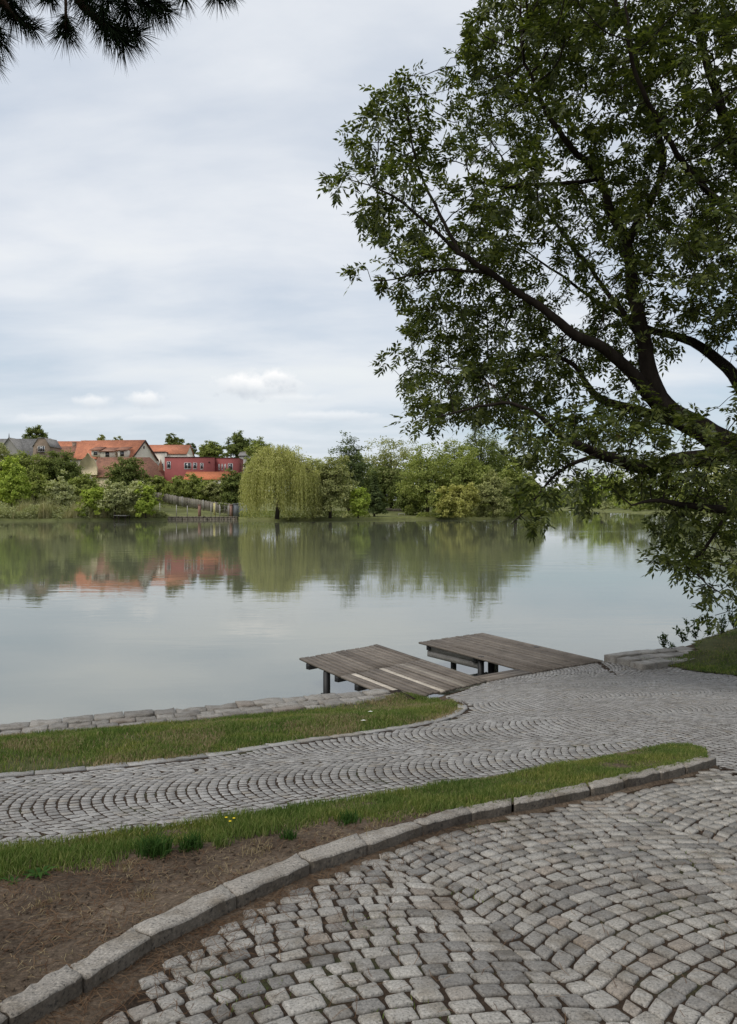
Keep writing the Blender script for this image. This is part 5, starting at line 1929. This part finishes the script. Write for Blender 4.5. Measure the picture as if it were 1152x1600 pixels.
# ------------------------------------------------------------------ village houses
M_CREAM = plaster_mat('cream_plaster', (0.78, 0.72, 0.61), 0.1)
M_OCHRE = plaster_mat('ochre_plaster', (0.62, 0.52, 0.34), 0.25)
M_RED = plaster_mat('red_render', (0.28, 0.088, 0.082), 0.1)
M_BRICK = plaster_mat('bare_brick', (0.34, 0.26, 0.20), 0.3, 1.5)
M_GREYWALL = plaster_mat('grey_plaster', (0.36, 0.34, 0.31))
M_TILE = tile_mat('orange_tiles', (0.52, 0.205, 0.115), (0.40, 0.16, 0.095))
M_TILE_NEW = tile_mat('bright_orange_tiles', (0.50, 0.17, 0.08), (0.42, 0.145, 0.07))
M_TILE_OLD = tile_mat('old_brown_tiles', (0.30, 0.15, 0.10), (0.2, 0.105, 0.075))
M_SLATE = tile_mat('grey_slates', (0.23, 0.22, 0.205), (0.15, 0.145, 0.135))
M_DARKTRIM = flat_mat('dark_trim', (0.06, 0.04, 0.035))
M_WHITE = flat_mat('white_frame', (0.72, 0.72, 0.70))
M_GLASS = glass_mat('window_glass')
M_STONE = plaster_mat('bank_stone', (0.19, 0.165, 0.13), 0.4, 2.0)


def X(px, d):
    return (px - CX) / F * d


def Zp(py, d):
    return EYE - (py - HZ) / F * d


def window(root, px0, px1, py0, py1, d, name='window', bars=1, mat=None):
    x0, x1, z0, z1 = X(px0, d), X(px1, d), Zp(py1, d), Zp(py0, d)
    t = 0.10
    mb = MB()
    mb.box(x0, x1, d - 0.07, d + 0.02, z0, z0 + t)
    mb.box(x0, x1, d - 0.07, d + 0.02, z1 - t, z1)
    mb.box(x0, x0 + t, d - 0.068, d + 0.02, z0 + t, z1 - t)
    mb.box(x1 - t, x1, d - 0.068, d + 0.02, z0 + t, z1 - t)
    for k in range(1, bars + 1):
        xc = x0 + (x1 - x0) * k / (bars + 1)
        mb.box(xc - 0.05, xc + 0.05, d - 0.066, d + 0.02, z0 + t, z1 - t)
    w = mb.build(name, mat or M_WHITE, root)
    MB().box(x0 + t, x1 - t, d - 0.03, d - 0.02, z0 + t, z1 - t).build('pane', M_GLASS, w)
    return w


def gable_roof(x0, x1, y0, y1, ze, zr, over=0.4, axis='x', th=0.18):
    """ridge along axis; thick slabs"""
    mb = MB()
    if axis == 'x':
        ym = (y0 + y1) / 2
        for (ya, yb) in ((y0 - over, ym), (y1 + over, ym)):
            za = ze - over * (zr - ze) / (ym - y0)
            mb.hexa([(x0 - over, ya, za), (x1 + over, ya, za), (x1 + over, yb, zr), (x0 - over, yb, zr), (x0 - over, ya, za + th), (x1 + over, ya, za + th), (x1 + over, yb, zr + th), (x0 - over, yb, zr + th)])
    else:
        xm = (x0 + x1) / 2
        for (xa, xb) in ((x0 - over, xm), (x1 + over, xm)):
            za = ze - over * (zr - ze) / (xm - x0)
            mb.hexa([(xa, y0 - over, za), (xb, y0 - over, zr), (xb, y1 + over, zr), (xa, y1 + over, za), (xa, y0 - over, za + th), (xb, y0 - over, zr + th), (xb, y1 + over, zr + th), (xa, y1 + over, za + th)])
    return mb


def gable_walls(x0, x1, y0, y1, zb, ze, zr, axis='x'):
    mb = MB().box(x0, x1, y0, y1, zb, ze)
    if axis == 'x':
        ym = (y0 + y1) / 2
        for x in (x0, x1):
            mb.put([(x, y0, ze), (x, y1, ze), (x, ym, zr)], [[(0, 1, 2)]])
    else:
        xm = (x0 + x1) / 2
        for y in (y0, y1):
            mb.put([(x0, y, ze), (x1, y, ze), (xm, y, zr)], [[(0, 1, 2)]])
    return mb


def houses():
    zb = 6.0
    # grey slate house at the left edge
    d = 218
    h = empty('slate_house', (X(30, d), d, zb), 'old house with grey slate roof and pale gable at the left edge', 'house')
    x0, x1 = X(-40, d), X(60, d)
    ze, zr = Zp(712, d), Zp(684, d)
    gable_walls(x0, x1, d, d + 11, zb, ze, zr - 0.1).build('wall', M_GREYWALL, h)
    r = gable_roof(x0, x1, d, d + 11, ze, zr, 0.3).build('roof', M_SLATE, h)
    # cross gable towards the pond
    gx0, gx1 = X(0, d), X(40, d)
    gm = (gx0 + gx1) / 2; gz = Zp(686, d)
    MB().put([(gx0, d - 2.2, zb), (gx1, d - 2.2, zb), (gx1, d - 2.2, ze), (gm, d - 2.2, gz), (gx0, d - 2.2, ze)], [[(0, 1, 2, 3, 4)]]).put([(gx0, d - 2.2, zb), (gx0, d, zb), (gx0, d, ze), (gx0, d - 2.2, ze)], [[(0, 1, 2, 3)]]).put([(gx1, d - 2.2, zb), (gx1, d, zb), (gx1, d, ze), (gx1, d - 2.2, ze)], [[(0, 1, 2, 3)]]).build('gable', M_GREYWALL, h)
    gable_roof(gx0, gx1, d - 2.2, d + 4, ze, gz + 0.1, 0.35, 'y').build('gable_roof', M_SLATE, h)
    MB().tube([(gm, d - 2.2, gz), (gm, d - 2.2, gz + 0.9), (gm, d - 2.2, gz + 1.5)], [0.16, 0.1, 0.02], 6).build('finial', M_DARKTRIM, h)
    # brick gable house next to it
    d2 = 215
    b = empty('brick_house', (X(66, d2), d2, zb), 'narrow house with bare brick gable and dark balcony window', 'house')
    bx0, bx1 = X(52, d2), X(78, d2)
    bm = (bx0 + bx1) / 2
    e_, t_ = Zp(698, d2), Zp(685, d2)
    MB().put([(bx0, d2, zb), (bx1, d2, zb), (bx1, d2, e_), (bm + 1.0, d2, t_), (bm - 1.0, d2, t_), (bx0, d2, e_), (bx0, d2 + 8, zb), (bx1, d2 + 8, zb), (bx1, d2 + 8, e_), (bm + 1.0, d2 + 8, t_), (bm - 1.0, d2 + 8, t_), (bx0, d2 + 8, e_)],
             [[(0, 1, 2, 3, 4, 5)], [(1, 7, 8, 2), (6, 0, 5, 11)]]).build('wall', M_BRICK, b)
    MB().hexa([(bx0 - 0.2, d2 - 0.15, e_ - 0.1), (bm - 1, d2 - 0.15, t_), (bm - 1, d2 + 8, t_), (bx0 - 0.2, d2 + 8, e_ - 0.1), (bx0 - 0.2, d2 - 0.15, e_ + 0.1), (bm - 1, d2 - 0.15, t_ + 0.2), (bm - 1, d2 + 8, t_ + 0.2), (bx0 - 0.2, d2 + 8, e_ + 0.1)]).hexa(
        [(bm - 1, d2 - 0.15, t_), (bm + 1, d2 - 0.15, t_), (bm + 1, d2 + 8, t_), (bm - 1, d2 + 8, t_), (bm - 1, d2 - 0.15, t_ + 0.2), (bm + 1, d2 - 0.15, t_ + 0.2), (bm + 1, d2 + 8, t_ + 0.2), (bm - 1, d2 + 8, t_ + 0.2)]).hexa(
        [(bm + 1, d2 - 0.15, t_), (bx1 + 0.2, d2 - 0.15, e_ - 0.1), (bx1 + 0.2, d2 + 8, e_ - 0.1), (bm + 1, d2 + 8, t_), (bm + 1, d2 - 0.15, t_ + 0.2), (bx1 + 0.2, d2 - 0.15, e_ + 0.1), (bx1 + 0.2, d2 + 8, e_ + 0.1), (bm + 1, d2 + 8, t_ + 0.2)]).build('roof', M_SLATE, b)
    window(b, 59.5, 70, 697, 706, d2, bars=2)
    rl = MB()
    for k in range(9):
        xx = X(58.5 + k * 1.5, d2)
        rl.box(xx - 0.03, xx + 0.03, d2 - 0.6, d2 - 0.54, Zp(707, d2), Zp(702.5, d2))
    rl.box(X(58, d2), X(71, d2), d2 - 0.62, d2 - 0.52, Zp(702.5, d2), Zp(702.1, d2)).box(X(58, d2), X(71, d2), d2 - 0.62, d2, Zp(707.6, d2), Zp(707, d2))
    rl.build('balcony', M_DARKTRIM, b)
    # long orange roof
    d = 232
    o = empty('long_house', (X(112, d), d, zb), 'long house with orange tiled roof and white chimney', 'house')
    x0, x1 = X(76, d), X(150, d)
    ze, zr = Zp(717, d), Zp(688, d)
    gable_walls(x0, x1, d, d + 11, zb, ze, zr - 0.1).build('wall', M_CREAM, o)
    rf = gable_roof(x0, x1, d, d + 11, ze, zr, 0.3).build('roof', M_TILE, o)
    c0, c1 = X(128.3, d), X(130.8, d)
    MB().box(c0, c1, d + 1.5, d + 2.1, Zp(702, d), Zp(688, d)).box(c0 - 0.08, c1 + 0.08, d + 1.42, d + 2.18, Zp(688, d), Zp(687.2, d)).build('chimney', M_WHITE, rf)
    c0, c1 = X(112, d), X(117, d)
    MB().box(c0, c1, d + 0.6, d + 1.4, Zp(700, d), Zp(691.5, d)).box(c0 - 0.1, c1 + 0.1, d + 0.5, d + 1.5, Zp(691.5, d), Zp(690.6, d)).build('chimney', M_BRICK, rf)
    # lower brown roof in front of it
    d = 224
    o2 = empty('low_annex', (X(108, d), d, zb), 'low annex with faded brown roof before the long orange roof', 'house')
    x0, x1 = X(90, d), X(121, d)
    ze, zr = Zp(716, d), Zp(697, d)
    gable_walls(x0, x1, d, d + 7, zb, ze, zr - 0.1).build('wall', M_CREAM, o2)
    gable_roof(x0, x1, d, d + 7, ze, zr, 0.3).build('roof', M_TILE_OLD, o2)
    # house with big cream gable; ridge runs left from the gable apex, gable turned a little to us
    d = 222
    g = empty('gable_house', (X(215, d), d, zb), 'house with tall cream gable and orange roof with dormers', 'house')
    apex = np.array([X(225.5, d), d + 5.0, Zp(688.5, d + 5)])
    # gable wall runs from front-left corner to back-right corner
    fl = np.array([X(205, d), d, 0]); br = np.array([X(245, d + 10), d + 10.0, 0])
    zeL, zeR = Zp(714, d), Zp(720, d + 10)
    ze = (zeL + zeR) / 2
    dirv = (br - fl); dirv /= np.linalg.norm(dirv)
    back = np.array([-19.0, 2.2, 0])
    apex[:2] = ((fl + br) / 2)[:2]
    apex[2] = Zp(688.5, apex[1])
    V = []
    for p in (fl, br):
        V += [(p[0], p[1], zb), (p[0], p[1], ze)]
    V.append(tuple(apex))
    for p in (fl + back, br + back):
        V += [(p[0], p[1], zb), (p[0], p[1], ze)]
    V.append(tuple(apex + back))
    MB().put(V, [[(0, 2, 3, 4, 1)], [(5, 0, 1, 6), (2, 7, 8, 3)], [(7, 5, 6, 9, 8)]]).build('wall', M_CREAM, g)
    ov = dirv * 0.5; fw = -back / np.linalg.norm(back) * 0.45
    sl = (apex - np.array([*((fl)[:2]), ze])); 
    up = np.array([0, 0, 0.22])
    mb = MB()
    for p in (fl, br):
        e = np.array([p[0], p[1], ze]); e2 = e + (e - apex) * 0.07
        a, b_, c_, d_ = e2 + fw, apex + fw, apex + back - fw, e2 + back - fw
        mb.hexa([a, b_, c_, d_, a + up, b_ + up, c_ + up, d_ + up])
    rf = mb.build('roof', M_TILE, g)
    vb = MB()
    for p in (fl, br):
        e = np.array([p[0], p[1], ze]); e2 = e + (e - apex) * 0.07
        a, b_ = e2 + fw * 1.08, apex + fw * 1.08
        vb.hexa([a - up * 1.3, b_ - up * 1.3, b_ - fw * 0.25 - up * 1.3, a - fw * 0.25 - up * 1.3, a + up * 1.1, b_ + up * 1.1, b_ - fw * 0.25 + up * 1.1, a - fw * 0.25 + up * 1.1])
    vb.build('barge_board', M_DARKTRIM, g)
    ws = apex + np.array([-0.15, -0.25, -1.9])
    MB().box(ws[0] - 0.3, ws[0] + 0.3, ws[1] - 0.05, ws[1] + 0.3, ws[2] - 0.45, ws[2] + 0.35).build('attic_window', M_DARKTRIM, g)
    # dormers on the front slope
    for (a, b_, t0, t1, w0, w1) in ((142, 157, 699, 704, 704, 711), (156, 180, 700, 706, 704, 714), (183, 199, 699, 704, 703, 713)):
        dd = 219.6
        xx0, xx1 = X(a, dd), X(b_, dd)
        mbx = MB().box(xx0 + 0.2, xx1 - 0.2, dd, dd + 3.5, Zp(w1 + 2, dd), Zp(w0, dd))
        dm = mbx.build('dormer', M_CREAM, g)
        MB().hexa([(xx0 - 0.2, dd - 0.5, Zp(t1, dd)), (xx1 + 0.2, dd - 0.5, Zp(t1, dd)), (xx1 + 0.2, dd + 4.5, Zp(t0 - 1.5, dd)), (xx0 - 0.2, dd + 4.5, Zp(t0 - 1.5, dd)),
                   (xx0 - 0.2, dd - 0.5, Zp(t1, dd) + .2), (xx1 + 0.2, dd - 0.5, Zp(t1, dd) + .2), (xx1 + 0.2, dd + 4.5, Zp(t0 - 1.5, dd) + .2), (xx0 - 0.2, dd + 4.5, Zp(t0 - 1.5, dd) + .2)]).build('dormer_roof', M_TILE_OLD, dm)
        xm = (xx0 + xx1) / 2
        MB().box(xm - 0.55, xm + 0.55, dd - 0.06, dd + 0.02, Zp(w1, dd), Zp(w0 + 2.2, dd)).build('dormer_window', M_GLASS, dm)
    # cream and orange house behind the gable
    d = 236
    o3 = empty('cream_house', (X(262, d), d, zb), 'cream house with orange roof between the tall gable and the red building', 'house')
    x0, x1 = X(228, d), X(291, d)
    ze, zr = Zp(709, d), Zp(694, d)
    gable_walls(x0, x1, d, d + 10, zb, ze, zr - 0.1).build('wall', M_CREAM, o3)
    gable_roof(x0, x1, d, d + 10, ze, zr, 0.3).build('roof', M_TILE, o3)
    wx = X(245, d)
    MB().box(X(244, d), X(262, d), d - 3.5, d, zb, Zp(708, d)).build('wing', M_CREAM, o3)
    MB().box(X(243.5, d), X(263, d), d - 3.8, d + 0.1, Zp(708, d), Zp(706.8, d)).build('wing_roof', M_DARKTRIM, o3)
    window(o3, 248, 256, 724, 733, d - 3.5, bars=1)
    # barn with ruined baroque gable
    d = 205
    r = empty('old_barn', (X(180, d), d, 5.0), 'old barn with brown roof and crumbling cream baroque gable', 'barn')
    prof = [(117, 742), (117, 731), (121, 728.5), (124, 727), (126, 721), (129, 717), (133, 714), (135.5, 709.5), (137, 707.5), (139, 709.5), (141.5, 714), (146, 717), (149, 722), (150.5, 728), (152, 731), (152, 742)]
    V = [(X(a, d), d, Zp(b, d)) for a, b in prof] + [(X(a, d), d + 0.6, Zp(b, d)) for a, b in prof]
    n = len(prof)
    MB().put(V, [[tuple(range(n))], [tuple(range(n, 2 * n))[::-1]], [(i, (i + 1) % n, n + (i + 1) % n, n + i) for i in range(n)]]).build('gable', M_OCHRE, r)
    x0, x1 = X(142, d), X(243, d)
    ze, zr = Zp(746, d), Zp(715.5, d + 5)
    gable_walls(x0 + 0.3, x1, d + 0.7, d + 10, 5.0, ze, zr - 0.1).build('wall', M_OCHRE, r)
    # hipped right end
    rmb = MB()
    ym = d + 5.4
    up = 0.2
    rmb.hexa([(x0, d + 0.3, ze), (x1 + 1.6, d + 0.3, ze), (x1 - 3.0, ym, zr), (x0, ym, zr), (x0, d + 0.3, ze + up), (x1 + 1.6, d + 0.3, ze + up), (x1 - 3.0, ym, zr + up), (x0, ym, zr + up)])
    rmb.hexa([(x1 + 1.6, d + 10.5, ze), (x0, d + 10.5, ze), (x0, ym, zr), (x1 - 3.0, ym, zr), (x1 + 1.6, d + 10.5, ze + up), (x0, d + 10.5, ze + up), (x0, ym, zr + up), (x1 - 3, ym, zr + up)])
    rmb.put([(x1 + 1.6, d + 0.3, ze + 0.1), (x1 + 1.6, d + 10.5, ze + 0.1), (x1 - 3, ym, zr + 0.1)], [[(0, 1, 2)]])
    rmb.build('roof', M_TILE_OLD, r)
    w = empty('garden_wall', (X(112, 203), 203, 5.0), 'crumbling cream wall stub left of the baroque gable', 'wall')
    prof = [(110, 742), (110, 733), (113, 730.5), (117, 730), (121, 731.5), (124, 735), (124, 742)]
    V = [(X(a, 203), 203, Zp(b, 203)) for a, b in prof] + [(X(a, 203), 203.6, Zp(b, 203)) for a, b in prof]
    n = len(prof)
    MB().put(V, [[tuple(range(n))], [tuple(range(n, 2 * n))[::-1]], [(i, (i + 1) % n, n + (i + 1) % n, n + i) for i in range(n)]]).build('masonry', M_OCHRE, w)
    # red flat roofed building
    d = 208
    rb = empty('red_building', (X(310, d), d, 5.0), 'modern dark red flat roofed building with white framed windows', 'building')
    MB().box(X(257.5, d), X(333, d), d, d + 12, 4.5, Zp(714.5, d)).build('wall', M_RED, rb)
    MB().box(X(257.2, d), X(333.3, d), d - 0.12, d + 12.1, Zp(714.5, d), Zp(713.8, d)).build('parapet', M_DARKTRIM, rb)
    d2 = 210.5
    MB().box(X(333, d), X(372, d2), d2, d2 + 9, 4.5, Zp(715.5, d2)).build('wall', M_RED, rb)
    MB().box(X(333.4, d), X(372.3, d2), d2 - 0.12, d2 + 9.1, Zp(715.5, d2), Zp(714.9, d2)).build('parapet', M_DARKTRIM, rb)
    window(rb, 261, 267, 721, 732, d, bars=0)
    window(rb, 288, 299, 723, 733, d, bars=1)
    window(rb, 302, 308, 723, 733, d, bars=0)
    window(rb, 313, 318, 723.5, 733.5, d, bars=0)
    for a in (341.5, 346.3, 351):
        window(rb, a, a + 2.2, 725, 734.5, d2, bars=0)
    window(rb, 356.5, 364, 724, 735, d2, bars=0)
    for a in (350.5, 358.5):
        MB().box(X(a, d2), X(a + 2.2, d2), d2 + 3, d2 + 3.5, Zp(715.5, d2), Zp(712.8, d2)).build('chimney', M_BRICK, rb)
    MB().box(X(326, d), X(328.5, d), d - 0.25, d, Zp(722.5, d), Zp(721.3, d)).build('wall_lamp', M_DARKTRIM, rb)
    # low building with bright orange roof
    d = 200
    lo = empty('low_house', (X(322, d), d, 5.0), 'low outbuilding with bright orange tiled roof below the red building', 'house')
    x0, x1 = X(289, d), X(357, d)
    ze, zr = Zp(749, d), Zp(738, d + 3)
    gable_walls(x0, x1, d, d + 6, 4.0, ze, zr - 0.1).build('wall', M_CREAM, lo)
    gable_roof(x0, x1, d, d + 6, ze, zr, 0.3).build('roof', M_TILE_NEW, lo)
    # roof seen above the willow's left edge
    d = 250
    ch = empty('far_house', (X(379, d), d, 8.0), 'grey roof with chimney just left of the willow top', 'house')
    gable_walls(X(374, d), X(388, d), d, d + 8, 8, Zp(712, d), Zp(705.5, d)).build('wall', M_GREYWALL, ch)
    rf = gable_roof(X(374, d), X(388, d), d, d + 8, Zp(712, d), Zp(705, d), 0.3).build('roof', M_SLATE, ch)
    MB().box(X(382, d), X(384.5, d), d + 2, d + 2.6, Zp(710, d), Zp(702, d)).build('chimney', M_BRICK, rf)


houses()


# ------------------------------------------------------------------ fence, pillars, jetty and small things at the far shore
M_PALE_WOOD = wood_mat('weathered_paling', (0.17, 0.15, 0.13), (0.27, 0.245, 0.215), (0.38, 0.35, 0.31))
M_POST = flat_mat('concrete_post', (0.42, 0.40, 0.36))
M_BRICKRED = plaster_mat('red_brick_pillar', (0.30, 0.18, 0.14), 0.35, 3)


def fence():
    f = empty('paling_fence', (X(300, 178), 178, 1.5), 'weathered wooden paling fence climbing the grassy slope', 'fence')
    pts = [(240, 768.5, 195, 12.5), (262, 772, 189, 13), (285, 776.5, 183, 13.5), (306, 780, 178, 14), (318, 782, 175.5, 14.5), (330, 784, 173, 15), (345, 785.5, 171, 15.5), (360, 787, 169, 16), (372, 788, 167.5, 17)]
    for (a, b) in zip(pts[:-1], pts[1:]):
        bay = MB()
        n = int((b[0] - a[0]) / 1.25)
        for k in range(n):
            t = (k + 0.5) / n
            px = a[0] + (b[0] - a[0]) * t; top = a[1] + (b[1] - a[1]) * t + random.uniform(-0.7, 0.7)
            d = a[2] + (b[2] - a[2]) * t; h = (a[3] + (b[3] - a[3]) * t) * 1.05
            x = X(px, d)
            bay.box(x - 0.075, x + 0.075, d - 0.015, d + 0.015, Zp(top + h, d), Zp(top, d))
        bay.build('paling', M_PALE_WOOD, f, kind='stuff')
    for (px, top, d, h) in pts[::2] + [(352, 787, 170, 12)]:
        x = X(px, d)
        MB().box(x - 0.09, x + 0.09, d - 0.25, d - 0.08, Zp(top + h + 2, d), Zp(top - 1, d)).build('post', M_POST, f)
    # wire fence nearer the water
    w = empty('wire_fence', (X(300, 166), 166, 0.8), 'thin wire fence with pale posts above the stone bank', 'fence')
    prev = None
    for (px, top, bot, d) in ((250, 786, 806, 166), (276, 789, 806, 166), (293, 790, 806, 166), (330, 787, 806, 165.6), (337, 787, 806, 165.6), (343.5, 788, 806, 165.4), (357, 790, 806, 165.2)):
        x = X(px, d)
        MB().box(x - 0.07, x + 0.07, d - 0.07, d + 0.07, Zp(bot, d) - 0.3, Zp(top, d)).build('post', M_POST, w)
        if prev:
            for t in (0.15, 0.55, 0.9):
                bar(w, (prev[0], prev[1], prev[2] + (prev[3] - prev[2]) * t), (x, d, Zp(bot, d) + (Zp(top, d) - Zp(bot, d)) * t), 0.03, 0.03, 'wire', M_PALE_WOOD)
        prev = (x, d, Zp(bot, d), Zp(top, d))
    MB().box(X(334.3, 165.4), X(337.2, 165.4), 165.0, 165.1, Zp(805, 165), Zp(786, 165)).build('yellow_board', flat_mat('yellow_board', (0.62, 0.55, 0.25)), w)
    for (px, top, lab) in ((312, 789, 'left red brick pillar on the stone bank'), (361.5, 789, 'right red brick pillar beside the grey container')):
        d = 164.6
        p = empty('brick_pillar', (X(px, d), d, 0.5), lab, 'pillar', 'brick pillars at the far bank')
        hw = 0.27
        z0, z1 = 0.3, Zp(top, d)
        MB().box(X(px, d) - hw, X(px, d) + hw, d - hw, d + hw, z0, z1).build('shaft', M_BRICKRED, p)
        MB().box(X(px, d) - hw - 0.08, X(px, d) + hw + 0.08, d - hw - 0.08, d + hw + 0.08, z1, z1 + 0.12).build('cap', M_BRICKRED, p)
    # grey container and white cover at the end of the fence
    c = empty('metal_box', (X(368, 165), 165, 0.5), 'grey metal box at the end of the fence beside the willow', 'container')
    MB().box(X(364.5, 165), X(372, 165), 164.6, 166, 0.5, Zp(788, 165)).build('body', flat_mat('grey_metal', (0.2, 0.21, 0.22)), c)
    MB().box(X(364, 165), X(372.5, 165), 164.5, 166.1, Zp(788, 165), Zp(787, 165)).build('lid', flat_mat('grey_metal_lid', (0.3, 0.31, 0.32)), c)
    # covered boat shape: white tarp
    V = []
    d = 166.8
    for (px, py) in ((366, 800), (368, 789), (371, 785.5), (376, 784.8), (381, 786.5), (383.5, 792), (384, 800)):
        V.append((X(px, d), d, Zp(py, d)))
    V2 = [(x, d + 2.2, z - 0.1) for x, _, z in V]
    n = len(V)
    MB().put(V + V2, [[tuple(range(n))], [tuple(range(n, 2 * n))[::-1]], [(i, i + 1, n + i + 1, n + i) for i in range(n - 1)]]).build('tarpaulin', flat_mat('white_tarp', (0.62, 0.64, 0.68)), None, label='white tarpaulin heap between fence end and willow', cat='tarpaulin')
    # stone bank wall
    b = empty('bank_wall', (X(315, 163.4), 163.4, 0.0), 'low dark stone bank wall at the water below the fence', 'wall')
    px = 262.0
    while px < 369:
        w_ = random.uniform(3.0, 6.5)
        for row in range(2):
            o = random.uniform(0, 2)
            d = 163.0
            z0 = 0.02 + row * 0.33 - (0.3 if row == 0 else 0)
            MB().box(X(px + o, d) + 0.02, X(px + w_ + o, d) - 0.02, d - random.uniform(0.0, 0.12) - (0.1 if row == 0 else 0), d + 0.8, z0, 0.02 + (row + 1) * 0.33 - 0.03 + random.uniform(-0.03, 0.05)).build('stone', M_STONE, b)
        px += w_
    # little jetty
    j = empty('small_jetty', (X(187, 158.5), 158.5, 0), 'small pale plank jetty on thin posts at the left shore', 'jetty')
    d = 157.6
    MB().hexa([(X(177, d), d, 0.92), (X(197, d), d, 0.84), (X(197, d), d + 3.2, 0.84), (X(177, d), d + 3.2, 0.92), (X(177, d), d, 1.06), (X(197, d), d, 0.98), (X(197, d), d + 3.2, 0.98), (X(177, d), d + 3.2, 1.06)]).build('deck', M_POST, j)
    for px in (178, 185.5, 195.5):
        for dy in (0.1, 2.9):
            MB().box(X(px, d) - 0.06, X(px, d) + 0.06, d + dy, d + dy + 0.12, -0.8, 0.93).build('post', M_DARKTRIM, j)
    # low dry stone wall and bench on the lawn gap
    lw = empty('lawn_wall', (X(612, 196), 196, 2.0), 'low dry stone wall at the back of the lawn gap', 'wall')
    px = 588.0
    while px < 640:
        w_ = random.uniform(2.0, 4.0)
        d = 196
        zg = far_z(px, d)
        MB().box(X(px, d) + 0.02, X(px + w_, d) - 0.02, d - 0.3, d + 0.3, zg - 0.2, zg + random.uniform(0.55, 0.8)).build('stone', M_STONE, lw)
        px += w_
    be = empty('park_bench', (X(627, 176), 176, far_z(627, 176)), 'small grey bench on the lawn at the far shore', 'bench')
    d = 176; zg = far_z(627, d)
    MB().box(X(622, d), X(633, d), d - 0.25, d + 0.25, zg + 0.42, zg + 0.5).build('seat', M_POST, be)
    for px in (623, 632):
        MB().box(X(px, d) - 0.06, X(px, d) + 0.06, d - 0.22, d + 0.22, zg - 0.05, zg + 0.42).build('leg', M_POST, be)
    # dead branch reaching into the water
    MB().tube([(X(318, 163), 163.2, 0.9), (X(322, 161.5), 161.5, 0.5), (X(327, 160), 160, 0.0)], [0.08, 0.06, 0.04], 5).build('fallen_branch', M_BARK, None, label='bare branch slanting from the stone bank into the water', cat='branch')


fence()
